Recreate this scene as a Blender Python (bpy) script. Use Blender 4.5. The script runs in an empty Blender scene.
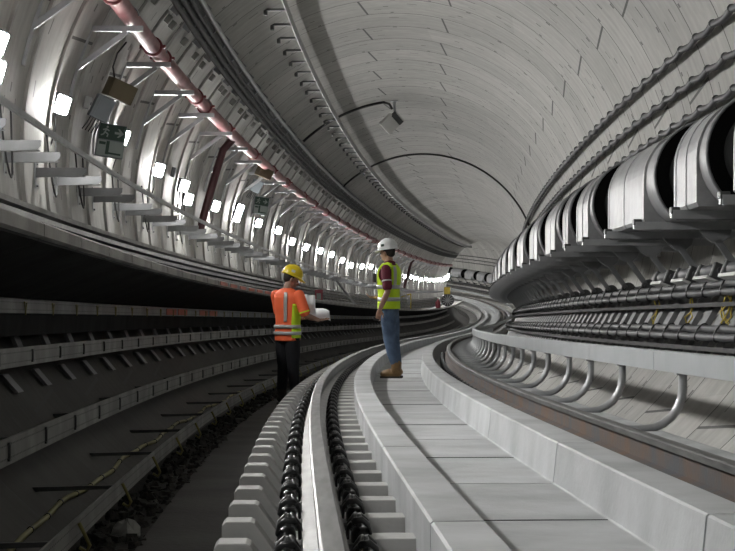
import bpy, math, random
from mathutils import Vector, Matrix
random.seed(7)
PI = math.pi
COL = bpy.context.scene.collection
SC = bpy.context.scene
rnd = random.random
def ru(a, b): return a + (b - a) * random.random()
# ------------------------------------------------------------------ alignment of the tunnel (curvature and grade along the track)
KN = [0.0, 16.65, 33.3, 49.95, 66.6, 83.25, 99.9, 116.55, 133.2, 149.85, 166.5]
KK = [-0.0010613, 0.0042985, 0.0016729, 0.0015627, 0.0012241, 0.0002408, 3.75e-05, -0.0005581, -0.0040006, -0.0122172, -0.0228731]
KV = [-5.109e-05, -6.501e-05, -3.954e-05, 2.232e-05, 0.00014745, 0.00035451, 0.00063063, 0.00093561, 0.00116038, 0.00124691, 0.00126703]
PSI0, G0, FPX = -0.038597, -0.023176, 1810.95
DS = 0.5
def lerp(x, xs, ys):
    if x <= xs[0]: return ys[0]
    if x >= xs[-1]: return ys[-1]
    for i in range(len(xs) - 1):
        if x <= xs[i + 1]:
            return ys[i] + (ys[i + 1] - ys[i]) * (x - xs[i]) / (xs[i + 1] - xs[i])
N = int(206 / DS) + 1
ks = [lerp(i * DS, KN, KK) for i in range(N)]
kv = [lerp(i * DS, KN, KV) for i in range(N)]
psi = [PSI0]; gr = [G0]
for i in range(1, N):
    psi.append(psi[-1] + (ks[i] + ks[i - 1]) / 2 * DS); gr.append(gr[-1] + (kv[i] + kv[i - 1]) / 2 * DS)
PX = [0.0]; PY = [0.0]; PZ = [0.0]
for i in range(1, N):
    PX.append(PX[-1] + (math.sin(psi[i]) + math.sin(psi[i - 1])) / 2 * DS)
    PY.append(PY[-1] + (math.cos(psi[i]) + math.cos(psi[i - 1])) / 2 * DS)
    PZ.append(PZ[-1] + (gr[i] + gr[i - 1]) / 2 * DS)
def st(s):
    if s < 0: return (s * math.sin(PSI0), s * math.cos(PSI0), s * G0, PSI0, G0)
    t = min(s / DS, N - 1.0001); i = int(t); f = t - i
    g = lambda a: a[i] + (a[i + 1] - a[i]) * f
    return (g(PX), g(PY), g(PZ), g(psi), g(gr))
def W(s, u, v):
    x, y, z, p, g = st(s)
    return Vector((x + u * math.cos(p), y - u * math.sin(p), z + v))
UC, VC, R = 0.833, 1.478, 3.331
def cu(th, off=0.0): return UC + (R - off) * math.cos(math.radians(th)), VC + (R - off) * math.sin(math.radians(th))
def wu(v, off=0.0, side=-1):           # lateral position of the lining at height v
    return UC + side * math.sqrt(max(0.0, (R - off) ** 2 - (v - VC) ** 2))
def frame(s, u, v):                    # X lateral right, Y forward, Z up
    p, g = st(s)[3:]
    M = Matrix.Rotation(-p, 4, 'Z') @ Matrix.Rotation(math.atan(g), 4, 'X')
    M.translation = W(s, u, v); return M
def wframe(s, th, off=0.0):            # X towards the tunnel axis, Y along the wall, Z up the wall
    u, v = cu(th, off); F = frame(s, u, v).to_3x3()
    c, n = math.cos(math.radians(th)), math.sin(math.radians(th))
    X = F @ Vector((-c, 0, -n)); Y = F @ Vector((0, 1, 0))
    if c > 0: Y = -Y
    Z = X.cross(Y)
    M = Matrix((X, Y, Z)).transposed().to_4x4(); M.translation = W(s, u, v); return M
RING = 1.265; RS0 = 17.12
# ------------------------------------------------------------------ materials
def mat(name, col, rough=.6, metal=0., noise=0., nscale=8., bump=0., bscale=40., col2=None, detail=4., emis=None, es=0., stretch=None):
    m = bpy.data.materials.new(name); m.use_nodes = True
    nt = m.node_tree; b = nt.nodes['Principled BSDF']
    b.inputs['Roughness'].default_value = rough; b.inputs['Metallic'].default_value = metal
    b.inputs['Base Color'].default_value = (*col, 1)
    tc = nt.nodes.new('ShaderNodeTexCoord'); src = tc.outputs['Object']
    if stretch:
        mp = nt.nodes.new('ShaderNodeMapping'); mp.inputs['Scale'].default_value = stretch
        nt.links.new(src, mp.inputs['Vector']); src = mp.outputs['Vector']
    n = nt.nodes.new('ShaderNodeTexNoise'); n.inputs['Scale'].default_value = nscale; n.inputs['Detail'].default_value = detail
    nt.links.new(src, n.inputs['Vector'])
    r = nt.nodes.new('ShaderNodeValToRGB'); r.color_ramp.elements[0].position = .35; r.color_ramp.elements[1].position = .68
    c2 = col2 if col2 else tuple(c * (1 - noise) for c in col)
    r.color_ramp.elements[0].color = (*c2, 1); r.color_ramp.elements[1].color = (*col, 1)
    nt.links.new(n.outputs['Fac'], r.inputs['Fac']); nt.links.new(r.outputs['Color'], b.inputs['Base Color'])
    if bump:
        n2 = nt.nodes.new('ShaderNodeTexNoise'); n2.inputs['Scale'].default_value = bscale; n2.inputs['Detail'].default_value = 5
        nt.links.new(src, n2.inputs['Vector'])
        bp = nt.nodes.new('ShaderNodeBump'); bp.inputs['Strength'].default_value = bump; bp.inputs['Distance'].default_value = .01
        nt.links.new(n2.outputs['Fac'], bp.inputs['Height']); nt.links.new(bp.outputs['Normal'], b.inputs['Normal'])
    if emis:
        b.inputs['Emission Color'].default_value = (*emis, 1); b.inputs['Emission Strength'].default_value = es
    return m
def lining_mat(nm, ca, cb):
    m = bpy.data.materials.new(nm); m.use_nodes = True; nt = m.node_tree; L = nt.links
    b = nt.nodes['Principled BSDF']; b.inputs['Roughness'].default_value = .75
    uv = nt.nodes.new('ShaderNodeUVMap'); uv.uv_map = 'UVMap'
    sep = nt.nodes.new('ShaderNodeSeparateXYZ'); L.new(uv.outputs['UV'], sep.inputs['Vector'])
    U, V = sep.outputs['X'], sep.outputs['Y']      # U in rings, V in degrees / 100
    def mt(op, a, b_=None, c=None):
        n = nt.nodes.new('ShaderNodeMath'); n.operation = op
        for k, x in enumerate((a, b_, c)):
            if x is None: continue
            if isinstance(x, (int, float)): n.inputs[k].default_value = x
            else: L.new(x, n.inputs[k])
        return n.outputs[0]
    def combine(x, y, z=0.):
        n = nt.nodes.new('ShaderNodeCombineXYZ')
        for k, q in enumerate((x, y, z)):
            if isinstance(q, (int, float)): n.inputs[k].default_value = q
            else: L.new(q, n.inputs[k])
        return n.outputs[0]
    def white(vec):
        n = nt.nodes.new('ShaderNodeTexWhiteNoise'); n.noise_dimensions = '3D'; L.new(vec, n.inputs['Vector']); return n
    def noise(vec, sc, det=4.):
        n = nt.nodes.new('ShaderNodeTexNoise'); n.inputs['Scale'].default_value = sc; n.inputs['Detail'].default_value = det; L.new(vec, n.inputs['Vector']); return n.outputs['Fac']
    ring = mt('FLOOR', U); fr = mt('FRACT', U)
    wob = mt('MULTIPLY', mt('SUBTRACT', noise(combine(mt('MULTIPLY', U, 3.), mt('MULTIPLY', V, 30.)), 1.5), .5), .012)
    jd = mt('ABSOLUTE', mt('SUBTRACT', mt('FRACT', mt('ADD', mt('ADD', U, .5), wob)), .5))
    joint = mt('LESS_THAN', jd, .011)
    par = mt('MODULO', ring, 2.)
    # segment joints: five per ring, shifted on alternate rings
    tv = mt('ADD', mt('DIVIDE', V, .60), mt('MULTIPLY', par, .37))
    tv = mt('ADD', tv, mt('MULTIPLY', mt('SUBTRACT', fr, .5), .035))
    sjd = mt('ABSOLUTE', mt('SUBTRACT', mt('FRACT', mt('ADD', tv, .2)), .5))
    seg = mt('LESS_THAN', sjd, .0045)
    # bolt pockets: short dark slits in rows
    def dash(off, wv, thp, hw, hl, thr, seed):
        tt = mt('ADD', mt('DIVIDE', V, thp), mt('MULTIPLY', par, .5))
        cell = mt('FLOOR', tt); ft = mt('FRACT', tt)
        rn = white(combine(ring, cell, seed)).outputs['Value']
        a = mt('LESS_THAN', mt('ABSOLUTE', mt('SUBTRACT', fr, off)), hw)
        c = mt('LESS_THAN', mt('ABSOLUTE', mt('SUBTRACT', ft, wv)), hl)
        return mt('MULTIPLY', mt('MULTIPLY', a, c), mt('GREATER_THAN', rn, thr))
    d1 = dash(.32, .5, .10, .014, .13, .55, 1.3); d2 = dash(.70, .42, .10, .011, .10, .6, 4.1); d3 = dash(.5, .6, .20, .02, .035, .35, 7.7)
    d4 = dash(.06, .5, .20, .03, .03, .4, 2.2); d5 = dash(.94, .52, .20, .03, .02, .4, 9.2)
    dd = mt('MAXIMUM', mt('MAXIMUM', mt('MAXIMUM', d1, d2), d3), mt('MAXIMUM', d4, d5))
    dark = mt('MAXIMUM', mt('MAXIMUM', joint, mt('MULTIPLY', seg, .9)), mt('MULTIPLY', dd, .75))
    # tone
    tc = nt.nodes.new('ShaderNodeTexCoord')
    big = noise(tc.outputs['Object'], .5, 3.); fine = noise(tc.outputs['Object'], 7., 6.)
    streak = noise(combine(mt('MULTIPLY', U, 9.), mt('MULTIPLY', V, 6.), 0.), 1., 5.)
    rt = white(combine(ring, mt('FLOOR', tv), 3.)).outputs['Value']
    t = mt('ADD', mt('MULTIPLY', big, .35), mt('MULTIPLY', fine, .25)); t = mt('ADD', t, mt('MULTIPLY', streak, .45)); t = mt('ADD', t, mt('MULTIPLY', rt, .14))
    cr = nt.nodes.new('ShaderNodeValToRGB'); L.new(t, cr.inputs['Fac'])
    cr.color_ramp.elements[0].position = .35; cr.color_ramp.elements[0].color = (*ca, 1)
    cr.color_ramp.elements[1].position = .80; cr.color_ramp.elements[1].color = (*cb, 1)
    mx = nt.nodes.new('ShaderNodeMix'); mx.data_type = 'RGBA'
    L.new(dark, mx.inputs[0]); L.new(cr.outputs['Color'], mx.inputs[6]); mx.inputs[7].default_value = (.06, .06, .058, 1)
    L.new(mx.outputs[2], b.inputs['Base Color'])
    h = mt('SUBTRACT', mt('MULTIPLY', fine, .15), dark)
    bp = nt.nodes.new('ShaderNodeBump'); bp.inputs['Strength'].default_value = .5; bp.inputs['Distance'].default_value = .015
    L.new(h, bp.inputs['Height']); L.new(bp.outputs['Normal'], b.inputs['Normal'])
    return m
M = {}
M['lining'] = lining_mat('lining_concrete', (.28, .276, .258), (.50, .495, .47))
M['shaded'] = lining_mat('shaded_lining', (.028, .026, .024), (.07, .067, .06))  # darker lining copy: shade below the walkway put into the colour
M['slab'] = mat('precast_concrete', (.47, .485, .495), .7, 0, 0, 2.2, .35, 30, (.33, .34, .345), 8)
M['block'] = mat('block_concrete', (.45, .45, .44), .7, 0, 0, 4, .2, 40, (.32, .32, .31), 8)
M['ribs'] = mat('joint_rib_concrete', (.40, .395, .375), .75, 0, 0, 3, .3, 30, (.26, .255, .24), 6)
M['floor'] = mat('dirty_shaded_floor', (.075, .072, .066), .8, 0, 0, 1.5, .5, 25, (.035, .033, .03), 8)  # real dirt plus the walkway's shade, both in the dark colour
M['rubble'] = mat('grit', (.045, .042, .038), .9, 0, 0, 30, 1., 60, (.015, .015, .014), 8)
M['kerb'] = mat('kerb_concrete', (.34, .33, .31), .75, 0, 0, 3, .3, 30, (.20, .195, .18), 8)
M['steel'] = mat('galvanised_steel', (.42, .43, .44), .45, .55, 0, 6, .08, 60, (.33, .34, .35))
M['beam'] = mat('painted_beam', (.36, .38, .39), .5, .1, 0, 2, .05, 30, (.30, .32, .33))
M['arm'] = mat('grey_painted_arm', (.22, .225, .23), .5, .1, 0, 5, 0, 30, (.16, .165, .17))
M['darksteel'] = mat('dark_steel', (.11, .115, .115), .5, .5, 0, 6, .1, 60, (.07, .073, .073))
M['tray'] = mat('tray_steel', (.30, .30, .285), .6, .1, 0, 3, .1, 60, (.17, .17, .16))
M['railtop'] = mat('worn_rail_steel', (.17, .17, .165), .5, .5, 0, 4, 0, 30, (.08, .08, .078), 6, stretch=(6, .6, 6))
M['railweb'] = mat('rusty_rail_web', (.11, .062, .036), .75, .1, 0, 3.5, .2, 40, (.06, .064, .072), 6)
M['railleft'] = mat('grey_rail_side', (.20, .20, .195), .5, .5, 0, 4, .1, 40, (.14, .14, .137), 6)
M['rubber'] = mat('black_rubber', (.018, .019, .02), .38, 0, .4, 10)
M['cable'] = mat('black_cable', (.035, .035, .036), .5, 0, .3, 6)
M['greycable'] = mat('grey_cable', (.06, .062, .066), .6, 0, .3, 6)
M['blackfab'] = mat('black_flexible_sleeve', (.006, .0065, .0065), .95, 0, 0, 4, .8, 6, (.004, .004, .004)); M['_'] = mat('black_flexible_sleeve', (.010, .011, .011), .95, 0, 0, 4, .8, 6, (.012, .013, .013))
def _ns(m):
    m.node_tree.nodes['Principled BSDF'].inputs['Specular IOR Level'].default_value = .08; return m
M['foil'] = mat('silver_foil', (.30, .305, .31), .5, .1, 0, 3, .9, 7, (.22, .225, .23), 3)
M['foiltape'] = mat('foil_tape', (.31, .315, .32), .45, .12, .25, 6, .9, 25)
_ns(M['blackfab'])
M['channel'] = _ns(mat('dull_grey_channel', (.10, .10, .102), .8, 0, .2, 4))
M['shiny'] = mat('bright_cable_channel', (.30, .30, .29), .42, .7, .5, 2.5)
M['orangetape'] = mat('orange_marking', (.55, .10, .045), .6, 0, .2, 5)
M['shadepanel'] = _ns(mat('shade_dark_panel', (.028, .028, .027), .85, 0, 0, 3, .1, 40, (.016, .016, .015)))  # near-black: shade below the walkway is put into the panel colour
M['redpipe'] = mat('pink_red_pipe', (.36, .16, .165), .5, 0, 0, 3, 0, 30, (.22, .085, .09))
M['redclamp'] = mat('red_coupling', (.22, .045, .05), .5, .1, .3, 6)
M['darkred'] = mat('dark_red_riser', (.06, .014, .018), .5, 0, .3, 5)
M['white'] = mat('white_plastic', (.62, .62, .60), .5, 0, .1, 5)
M['greybox'] = mat('grey_enclosure', (.17, .19, .205), .45, .1, .15, 4)
M['brownbox'] = mat('brown_enclosure', (.12, .095, .055), .6, 0, .2, 4)
M['green'] = mat('sign_green', (.015, .045, .03), .4, 0, .1, 5)
M['signwhite'] = mat('sign_pale', (.25, .29, .27), .4, 0, .05, 5)
M['lamp'] = mat('lit_led_diffuser', (1, 1, 1), .5, 0, 0, 5, emis=(1, .985, .96), es=1)
M['yellowcord'] = mat('yellow_cord', (.55, .43, .05), .5, 0, .2, 8)
M['dullyellow'] = mat('dull_yellow_hose', (.30, .275, .11), .6, 0, .3, 3)
M['hook'] = mat('olive_hook', (.30, .27, .10), .5, .3, .3, 6)
M['red'] = mat('red_plastic', (.30, .05, .07), .5, 0, .2, 5)
M['skin'] = mat('skin', (.36, .21, .15), .5, 0, .1, 12)
M['hair'] = mat('dark_hair', (.02, .015, .012), .6, 0, .3, 40)
M['lime'] = mat('lime_hi_vis_fabric', (.66, .92, .03), .7, 0, .08, 9, .3, 30)
M['orange'] = mat('orange_hi_vis_fabric', (1., .17, .06), .7, 0, .08, 9, .3, 30)
M['reflect'] = mat('reflective_tape', (.48, .50, .48), .4, .2, .1, 20)
M['maroon'] = mat('maroon_cotton', (.13, .012, .03), .8, 0, .2, 12)
M['jeans'] = mat('blue_denim', (.10, .155, .25), .85, 0, 0, 10, .4, 30, (.06, .095, .16))
M['navy'] = mat('black_trousers', (.009, .010, .014), .85, 0, .3, 10, .3, 30)
M['tan'] = mat('tan_boot_leather', (.24, .14, .055), .6, 0, .3, 14, .3, 40)
M['sole'] = mat('dark_sole', (.03, .025, .02), .7, 0, .2, 10)
M['yhelmet'] = mat('yellow_helmet', (.78, .60, .02), .3, 0, .05, 6)
M['whelmet'] = mat('white_helmet', (.68, .70, .70), .3, 0, .05, 6)
M['paper'] = mat('white_paper', (.8, .82, .85), .6, 0, .03, 6)
M['plastic'] = mat('grey_plastic_sheet', (.30, .30, .28), .5, 0, .2, 8, .4, 8)
def hole_mat():
    m = M['tray'].copy(); m.name = 'perforated_tray_side'; nt = m.node_tree; L = nt.links; b = nt.nodes['Principled BSDF']
    uv = nt.nodes.new('ShaderNodeUVMap'); uv.uv_map = 'UVMap'; sep = nt.nodes.new('ShaderNodeSeparateXYZ'); L.new(uv.outputs['UV'], sep.inputs[0])
    def mt(op, a, b_):
        n = nt.nodes.new('ShaderNodeMath'); n.operation = op
        for k, x in enumerate((a, b_)):
            if isinstance(x, (int, float)): n.inputs[k].default_value = x
            else: L.new(x, n.inputs[k])
        return n.outputs[0]
    a = mt('LESS_THAN', mt('ABSOLUTE', mt('SUBTRACT', mt('FRACT', mt('MULTIPLY', sep.outputs['X'], 22.), 0), .5), 0), .22)
    r1 = mt('LESS_THAN', mt('ABSOLUTE', mt('SUBTRACT', sep.outputs['Y'], .25), 0), .03)
    r2 = mt('LESS_THAN', mt('ABSOLUTE', mt('SUBTRACT', sep.outputs['Y'], .75), 0), .03)
    k = mt('MULTIPLY', a, mt('MAXIMUM', r1, r2))
    mx = nt.nodes.new('ShaderNodeMix'); mx.data_type = 'RGBA'
    old = b.inputs['Base Color'].links[0].from_socket
    L.new(k, mx.inputs[0]); L.new(old, mx.inputs[6]); mx.inputs[7].default_value = (.02, .02, .02, 1); L.new(mx.outputs[2], b.inputs['Base Color'])
    return m
M['holes'] = hole_mat()
# ------------------------------------------------------------------ mesh builder
class MB:
    def __init__(self): self.v = []; self.f = []; self.mi = []; self.uv = {}; self.cm = 0; self.sm = []
    def add(self, vs, fs, smooth=False):
        n = len(self.v); self.v += [Vector(a) for a in vs]
        for f in fs: self.f.append([i + n for i in f]); self.mi.append(self.cm); self.sm.append(smooth)
        return self
    def box(self, c, d, rot=None, bev=0.):
        x, y, z = d[0] / 2, d[1] / 2, d[2] / 2
        if bev:
            b = min(bev, x * .9, y * .9, z * .9)
            vs = []; 
            for sx in (-1, 1):
                for sy in (-1, 1):
                    for sz in (-1, 1):
                        vs += [(sx * x, sy * (y - b), sz * (z - b)), (sx * (x - b), sy * y, sz * (z - b)), (sx * (x - b), sy * (y - b), sz * z)]
            idx = lambda a, b_, c_, k: ((a * 2 + b_) * 2 + c_) * 3 + k
            fs = []
            for a in (0, 1):
                fs.append([idx(a, 0, 0, 0), idx(a, 1, 0, 0), idx(a, 1, 1, 0), idx(a, 0, 1, 0)])
                fs.append([idx(0, a, 0, 1), idx(1, a, 0, 1), idx(1, a, 1, 1), idx(0, a, 1, 1)])
                fs.append([idx(0, 0, a, 2), idx(1, 0, a, 2), idx(1, 1, a, 2), idx(0, 1, a, 2)])
                for c2 in (0, 1):
                    fs.append([idx(a, c2, 0, 0), idx(a, c2, 1, 0), idx(a, c2, 1, 1), idx(a, c2, 0, 1)])
                    fs.append([idx(a, 0, c2, 0), idx(a, 1, c2, 0), idx(a, 1, c2, 2), idx(a, 0, c2, 2)])
                    fs.append([idx(0, a, c2, 1), idx(1, a, c2, 1), idx(1, a, c2, 2), idx(0, a, c2, 2)])
                    for c3 in (0, 1): fs.append([idx(a, c2, c3, 0), idx(a, c2, c3, 1), idx(a, c2, c3, 2)])
        else:
            vs = [(sx * x, sy * y, sz * z) for sx in (-1, 1) for sy in (-1, 1) for sz in (-1, 1)]
            fs = [(0, 1, 3, 2), (4, 6, 7, 5), (0, 4, 5, 1), (2, 3, 7, 6), (0, 2, 6, 4), (1, 5, 7, 3)]
        c = Vector(c)
        vs = [c + (rot @ Vector(a) if rot else Vector(a)) for a in vs]
        return self.add(vs, fs)
    def tube(self, pts, r, n=8, cap=True, up=None, smooth=True):
        pts = [Vector(p) for p in pts]; rr = r if isinstance(r, (list, tuple)) else [r] * len(pts)
        rings = []; prev = None
        for i, p in enumerate(pts):
            t = (pts[min(i + 1, len(pts) - 1)] - pts[max(i - 1, 0)]).normalized()
            if prev is None:
                a = Vector((0, 0, 1)) if abs(t.z) < .9 else Vector((1, 0, 0))
                x = t.cross(a).normalized()
            else: x = (prev - t * prev.dot(t)).normalized()
            prev = x; y = t.cross(x)
            rings.append([p + (x * math.cos(2 * PI * k / n) + y * math.sin(2 * PI * k / n)) * rr[i] for k in range(n)])
        vs = [q for rg in rings for q in rg]; fs = []
        for i in range(len(rings) - 1):
            for k in range(n): fs.append((i * n + k, i * n + (k + 1) % n, (i + 1) * n + (k + 1) % n, (i + 1) * n + k))
        self.add(vs, fs, smooth)
        if cap: self.add(rings[0], [list(range(n))[::-1]]); self.add(rings[-1], [list(range(n))])
        return self
    def bar(self, a, b, w, h):         # rectangular bar from a to b
        a, b = Vector(a), Vector(b); t = (b - a); L = t.length; q = t.to_track_quat('Y', 'Z').to_matrix()
        return self.box((a + b) / 2, (w, L, h), q)
    def prism(self, poly, y0, y1, axis='y'):
        n = len(poly)
        P = {'y': lambda a, b, y: (a, y, b), 'x': lambda a, b, y: (y, a, b), 'z': lambda a, b, y: (a, b, y)}[axis]
        vs = [P(a, b, y0) for a, b in poly] + [P(a, b, y1) for a, b in poly]
        fs = [list(range(n)), list(range(n, 2 * n))[::-1]] + [(i, i + n, (i + 1) % n + n, (i + 1) % n) for i in range(n)]
        return self.add(vs, fs)
    def sweep(self, prof, s0, s1, ds=1.0, closed=True, smooth=False, mats=None, uvv=None, du=0.):
        n = len(prof); ns = max(1, round((s1 - s0) / ds)); base = len(self.v); vs = []
        for i in range(ns + 1):
            s = s0 + (s1 - s0) * i / ns
            vs += [W(s, a, b) for a, b in prof]
        self.v += vs
        m = n if closed else n - 1
        for i in range(ns):
            for k in range(m):
                k2 = (k + 1) % n
                f = [base + i * n + k, base + i * n + k2, base + (i + 1) * n + k2, base + (i + 1) * n + k]
                self.f.append(f); self.mi.append(mats[k] if mats else self.cm); self.sm.append(smooth)
                if uvv:
                    sa, sb = s0 + (s1 - s0) * i / ns, s0 + (s1 - s0) * (i + 1) / ns
                    va, vb = uvv[k], uvv[k + 1]
                    self.uv[len(self.f) - 1] = [(sa, va), (sa, vb), (sb, vb), (sb, va)]
        if closed:
            for q, rv in ((0, 0), (ns, 1)):
                nb = len(self.v); self.v += [self.v[base + q * n + k].copy() for k in range(n)]
                f = [nb + k for k in range(n)]
                self.f.append(f[::-1] if rv else f); self.mi.append(self.cm); self.sm.append(False)
        return self
    def stube(self, s0, s1, u, v, r, ds=.6, n=8, wav=0., per=1., ph=0., cap=True):
        pts = []; ns = max(2, round((s1 - s0) / ds))
        for i in range(ns + 1):
            s = s0 + (s1 - s0) * i / ns
            w = wav * (1 - abs(math.sin(PI * (s - ph) / per))) if wav else 0
            pts.append(W(s, u, v + w))
        return self.tube(pts, r, n, cap)
    def lathe(self, prof, n=16, axis='z', c=(0, 0, 0), smooth=True):
        vs = []; c = Vector(c)
        for r, h in prof:
            for k in range(n):
                a = 2 * PI * k / n; p = (r * math.cos(a), r * math.sin(a), h)
                if axis == 'y': p = (p[0], p[2], p[1])
                if axis == 'x': p = (p[2], p[0], p[1])
                vs.append(c + Vector(p))
        fs = []
        for i in range(len(prof) - 1):
            for k in range(n): fs.append((i * n + k, i * n + (k + 1) % n, (i + 1) * n + (k + 1) % n, (i + 1) * n + k))
        self.add(vs, fs, smooth)
        self.add(vs[:n], [list(range(n))]); self.add(vs[-n:], [list(range(n))])
        return self
    def mesh(self, name, mats, origin=None):
        me = bpy.data.meshes.new(name)
        o = origin if origin is not None else Vector((0, 0, 0))
        me.from_pydata([v - o for v in self.v], [], self.f)
        for m_ in (mats if isinstance(mats, (list, tuple)) else [mats]): me.materials.append(M[m_] if isinstance(m_, str) else m_)
        me.polygons.foreach_set('material_index', self.mi); me.polygons.foreach_set('use_smooth', self.sm)
        if self.uv:
            ul = me.uv_layers.new(name='UVMap')
            for fi, uvs in self.uv.items():
                p = me.polygons[fi]
                for k, li in enumerate(p.loop_indices): ul.data[li].uv = uvs[k]
        else:
            me.validate()
        me.update(); return me
    def obj(self, name, mats, parent=None, origin='auto', recalc=True):
        if parent is not None: org = Vector((0, 0, 0))
        elif origin == 'auto':
            xs = [v.x for v in self.v]; ys = [v.y for v in self.v]; zs = [v.z for v in self.v]
            org = Vector(((min(xs) + max(xs)) / 2, (min(ys) + max(ys)) / 2, min(zs)))
        else: org = Vector(origin)
        me = self.mesh(name, mats, org)
        if recalc and not self.uv:
            import bmesh
            bm = bmesh.new(); bm.from_mesh(me); bmesh.ops.recalc_face_normals(bm, faces=bm.faces); bm.to_mesh(me); bm.free()
        o = bpy.data.objects.new(name, me); COL.objects.link(o); o.parent = parent
        if parent is None: o.location = org
        return o
def tag(o, label, cat, group=None, kind=None):
    if label: o['label'] = label
    if cat: o['category'] = cat
    if group: o['group'] = group
    if kind: o['kind'] = kind
    return o
def struct(o): o['kind'] = 'structure'; return o
def thing(name, label, cat, mtx=None, group=None):
    o = bpy.data.objects.new(name, None); COL.objects.link(o); o.empty_display_size = .1
    if mtx is not None: o.matrix_world = mtx
    return tag(o, label, cat, group)
def dup(root, mtx, label=None):
    r = root.copy(); COL.objects.link(r); r.matrix_world = mtx
    if label: r['label'] = label
    for ch in list(root.children):
        c = ch.copy(); COL.objects.link(c); c.parent = r
        for g in list(ch.children):
            d = g.copy(); COL.objects.link(d); d.parent = c
    return r
def rect(u0, u1, v0, v1): return [(u0, v0), (u1, v0), (u1, v1), (u0, v1)]
S0, S1 = -14., 204.
# ------------------------------------------------------------------ lining
def lining(name, a0, a1, mt='lining'):
    n = max(2, round((a1 - a0) / 3.75)); mb = MB()
    ths = [a0 + (a1 - a0) * k / n for k in range(n + 1)]
    prof = [cu(t) for t in ths]
    mb.sweep(prof, S0, S1, .6, closed=False, smooth=True, uvv=[t / 100 for t in ths])
    for k in mb.uv: mb.uv[k] = [((a - RS0) / RING + 100, b + 4) for a, b in mb.uv[k]]
    return struct(mb.obj(name, mt, origin=(0, 0, 0)))
lining('wall_right', -75, 45); lining('ceiling', 45, 135); lining('wall_left', 135, 206); lining('floor', 206, 285, 'shaded')  # floor arc uses the lining copy with shade in its colour
rb = None
for k in range(-4, 78):
    s = RS0 + RING * k
    if rb is None:
        mb = MB(); n = 22; vs = []
        for q in range(n + 1):
            th = 141 + (196 - 141) * q / n
            for off, y in ((.0, -.075), (.028, -.06), (.028, .0), (.0, .004)): u, v = cu(th, off); vs.append((u, y, v))
        fs = [(q * 4 + a, q * 4 + a + 1, q * 4 + a + 5, q * 4 + a + 4) for q in range(n) for a in range(3)] + [(0, 1, 2, 3), (n * 4 + 3, n * 4 + 2, n * 4 + 1, n * 4)]
        mb.add(vs, fs); rb = struct(mb.obj('trim_4', 'ribs', origin=(0, 0, 0))); rb.matrix_world = frame(s, 0, 0)
    else:
        o = rb.copy(); o.name = 'trim_%d' % (k + 8); COL.objects.link(o); o.matrix_world = frame(s, 0, 0)
# invert concrete left of the track, rubble strip, track bed
mb = MB(); mb.sweep([(-.76, -1.5), (-.17, -1.5), (-.17, -1.09), (-.76, -1.09)], S0, S1, 1.); struct(mb.obj('trim_1', 'floor', origin=(0, 0, 0)))
mb = MB(); mb.sweep([(-.17, -1.6), (2.05, -1.6), (2.05, -.93), (-.17, -.93)], S0, S1, 1.); struct(mb.obj('trim_2', 'block', origin=(0, 0, 0)))
mb = MB()
mb.sweep([(-1.22, -1.3), (-.76, -1.3), (-.76, -1.10), (-1.0, -1.13), (-1.1, -1.1)], S0, 70., .4)
for k in range(900):
    s = ru(6, 34); u = ru(-1.05, -.75); z = -1.10; r = ru(.008, .03)
    c = W(s, u, z); mb.box(c, (r * 2, r * ru(1, 2.4), r * 1.5), Matrix.Rotation(rnd() * 6, 3, 'Z') @ Matrix.Rotation(rnd(), 3, 'X'))
tag(mb.obj('gravel', 'rubble'), 'dark loose gravel strip along the foot of the left wall', 'gravel', kind='stuff')
# ------------------------------------------------------------------ track
CF = -.815
def slab(s0, s1):
    mb = MB(); g = .012; b = .008
    prof = [(.419, -.93), (.419, -.631 - b), (.419 + b, -.631), (.594 - b, -.631), (.594, -.631 - b), (.612, CF), (1.262, CF), (1.282, -.613 - b), (1.282 + b, -.613), (1.46, -.613), (1.46, -.93)]
    mb.sweep(prof, s0 + g, s1 - g, .55)
    o = mb.obj('track_slab', 'slab')
    if s0 < 60: m_ = o.modifiers.new('bevel', 'BEVEL'); m_.width = .008; m_.segments = 2; m_.limit_method = 'ANGLE'; m_.angle_limit = math.radians(60)
    return o
k = 0; s = 5.6 - 3.28 * 2
while s < 192:
    if s < 12: lab = ['track slab unit nearest the camera, cut off by the frame', 'track slab unit nearest the camera, cut off by the frame', 'pale precast slab unit second from the bottom of the picture', 'pale precast slab unit third from the bottom of the picture'][min(3, k)]
    elif 21.9 < s < 23.2: lab = 'pale precast track slab unit under the boots of the white-helmeted man'
    else: lab = 'pale precast concrete slab unit with raised kerbs between the rails, further down the track'
    tag(slab(s, s + 3.28), lab, 'track slab', 'precast slab units between the rails')
    s += 3.28; k += 1
# half joints across the channel floor
mb = MB()
s = 5.6 + 1.64
while s < 40:
    mb.sweep(rect(.62, 1.255, CF + .0005, CF + .0035), s, s + .012, .1); s += 3.28
tag(mb.obj('sealant_strip', 'darksteel'), 'thin dark sealant strips across the channel floor between the kerbs', 'sealant', kind='stuff')
def rail(uc, vtop, web):
    hw = .036; fw = .075; H = .16
    pr = [(-fw, -H), (fw, -H), (fw, -H + .012), (.01, -H + .03), (.01, -.045), (hw, -.035), (hw, -.006), (hw - .008, 0), (-hw + .008, 0), (-hw, -.006), (-hw, -.035), (-.01, -.045), (-.01, -H + .03), (-fw, -H + .012)]
    mats = [0, 0, 0, 0, 0, 1, 1, 1, 1, 1, 0, 0, 0, 0]
    mb = MB(); mb.sweep([(uc + a, vtop + b) for a, b in pr], 2., 196., .8, mats=mats)
    return mb.obj('rail', [web, 'railtop'])
tag(rail(.100, -.604, 'railleft'), 'left running rail, a polished steel band curving from bottom centre behind the man in lime', 'rail')
tag(rail(1.765, -.586, 'railweb'), 'right running rail with rusty brown side, entering at the right edge', 'rail')
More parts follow.
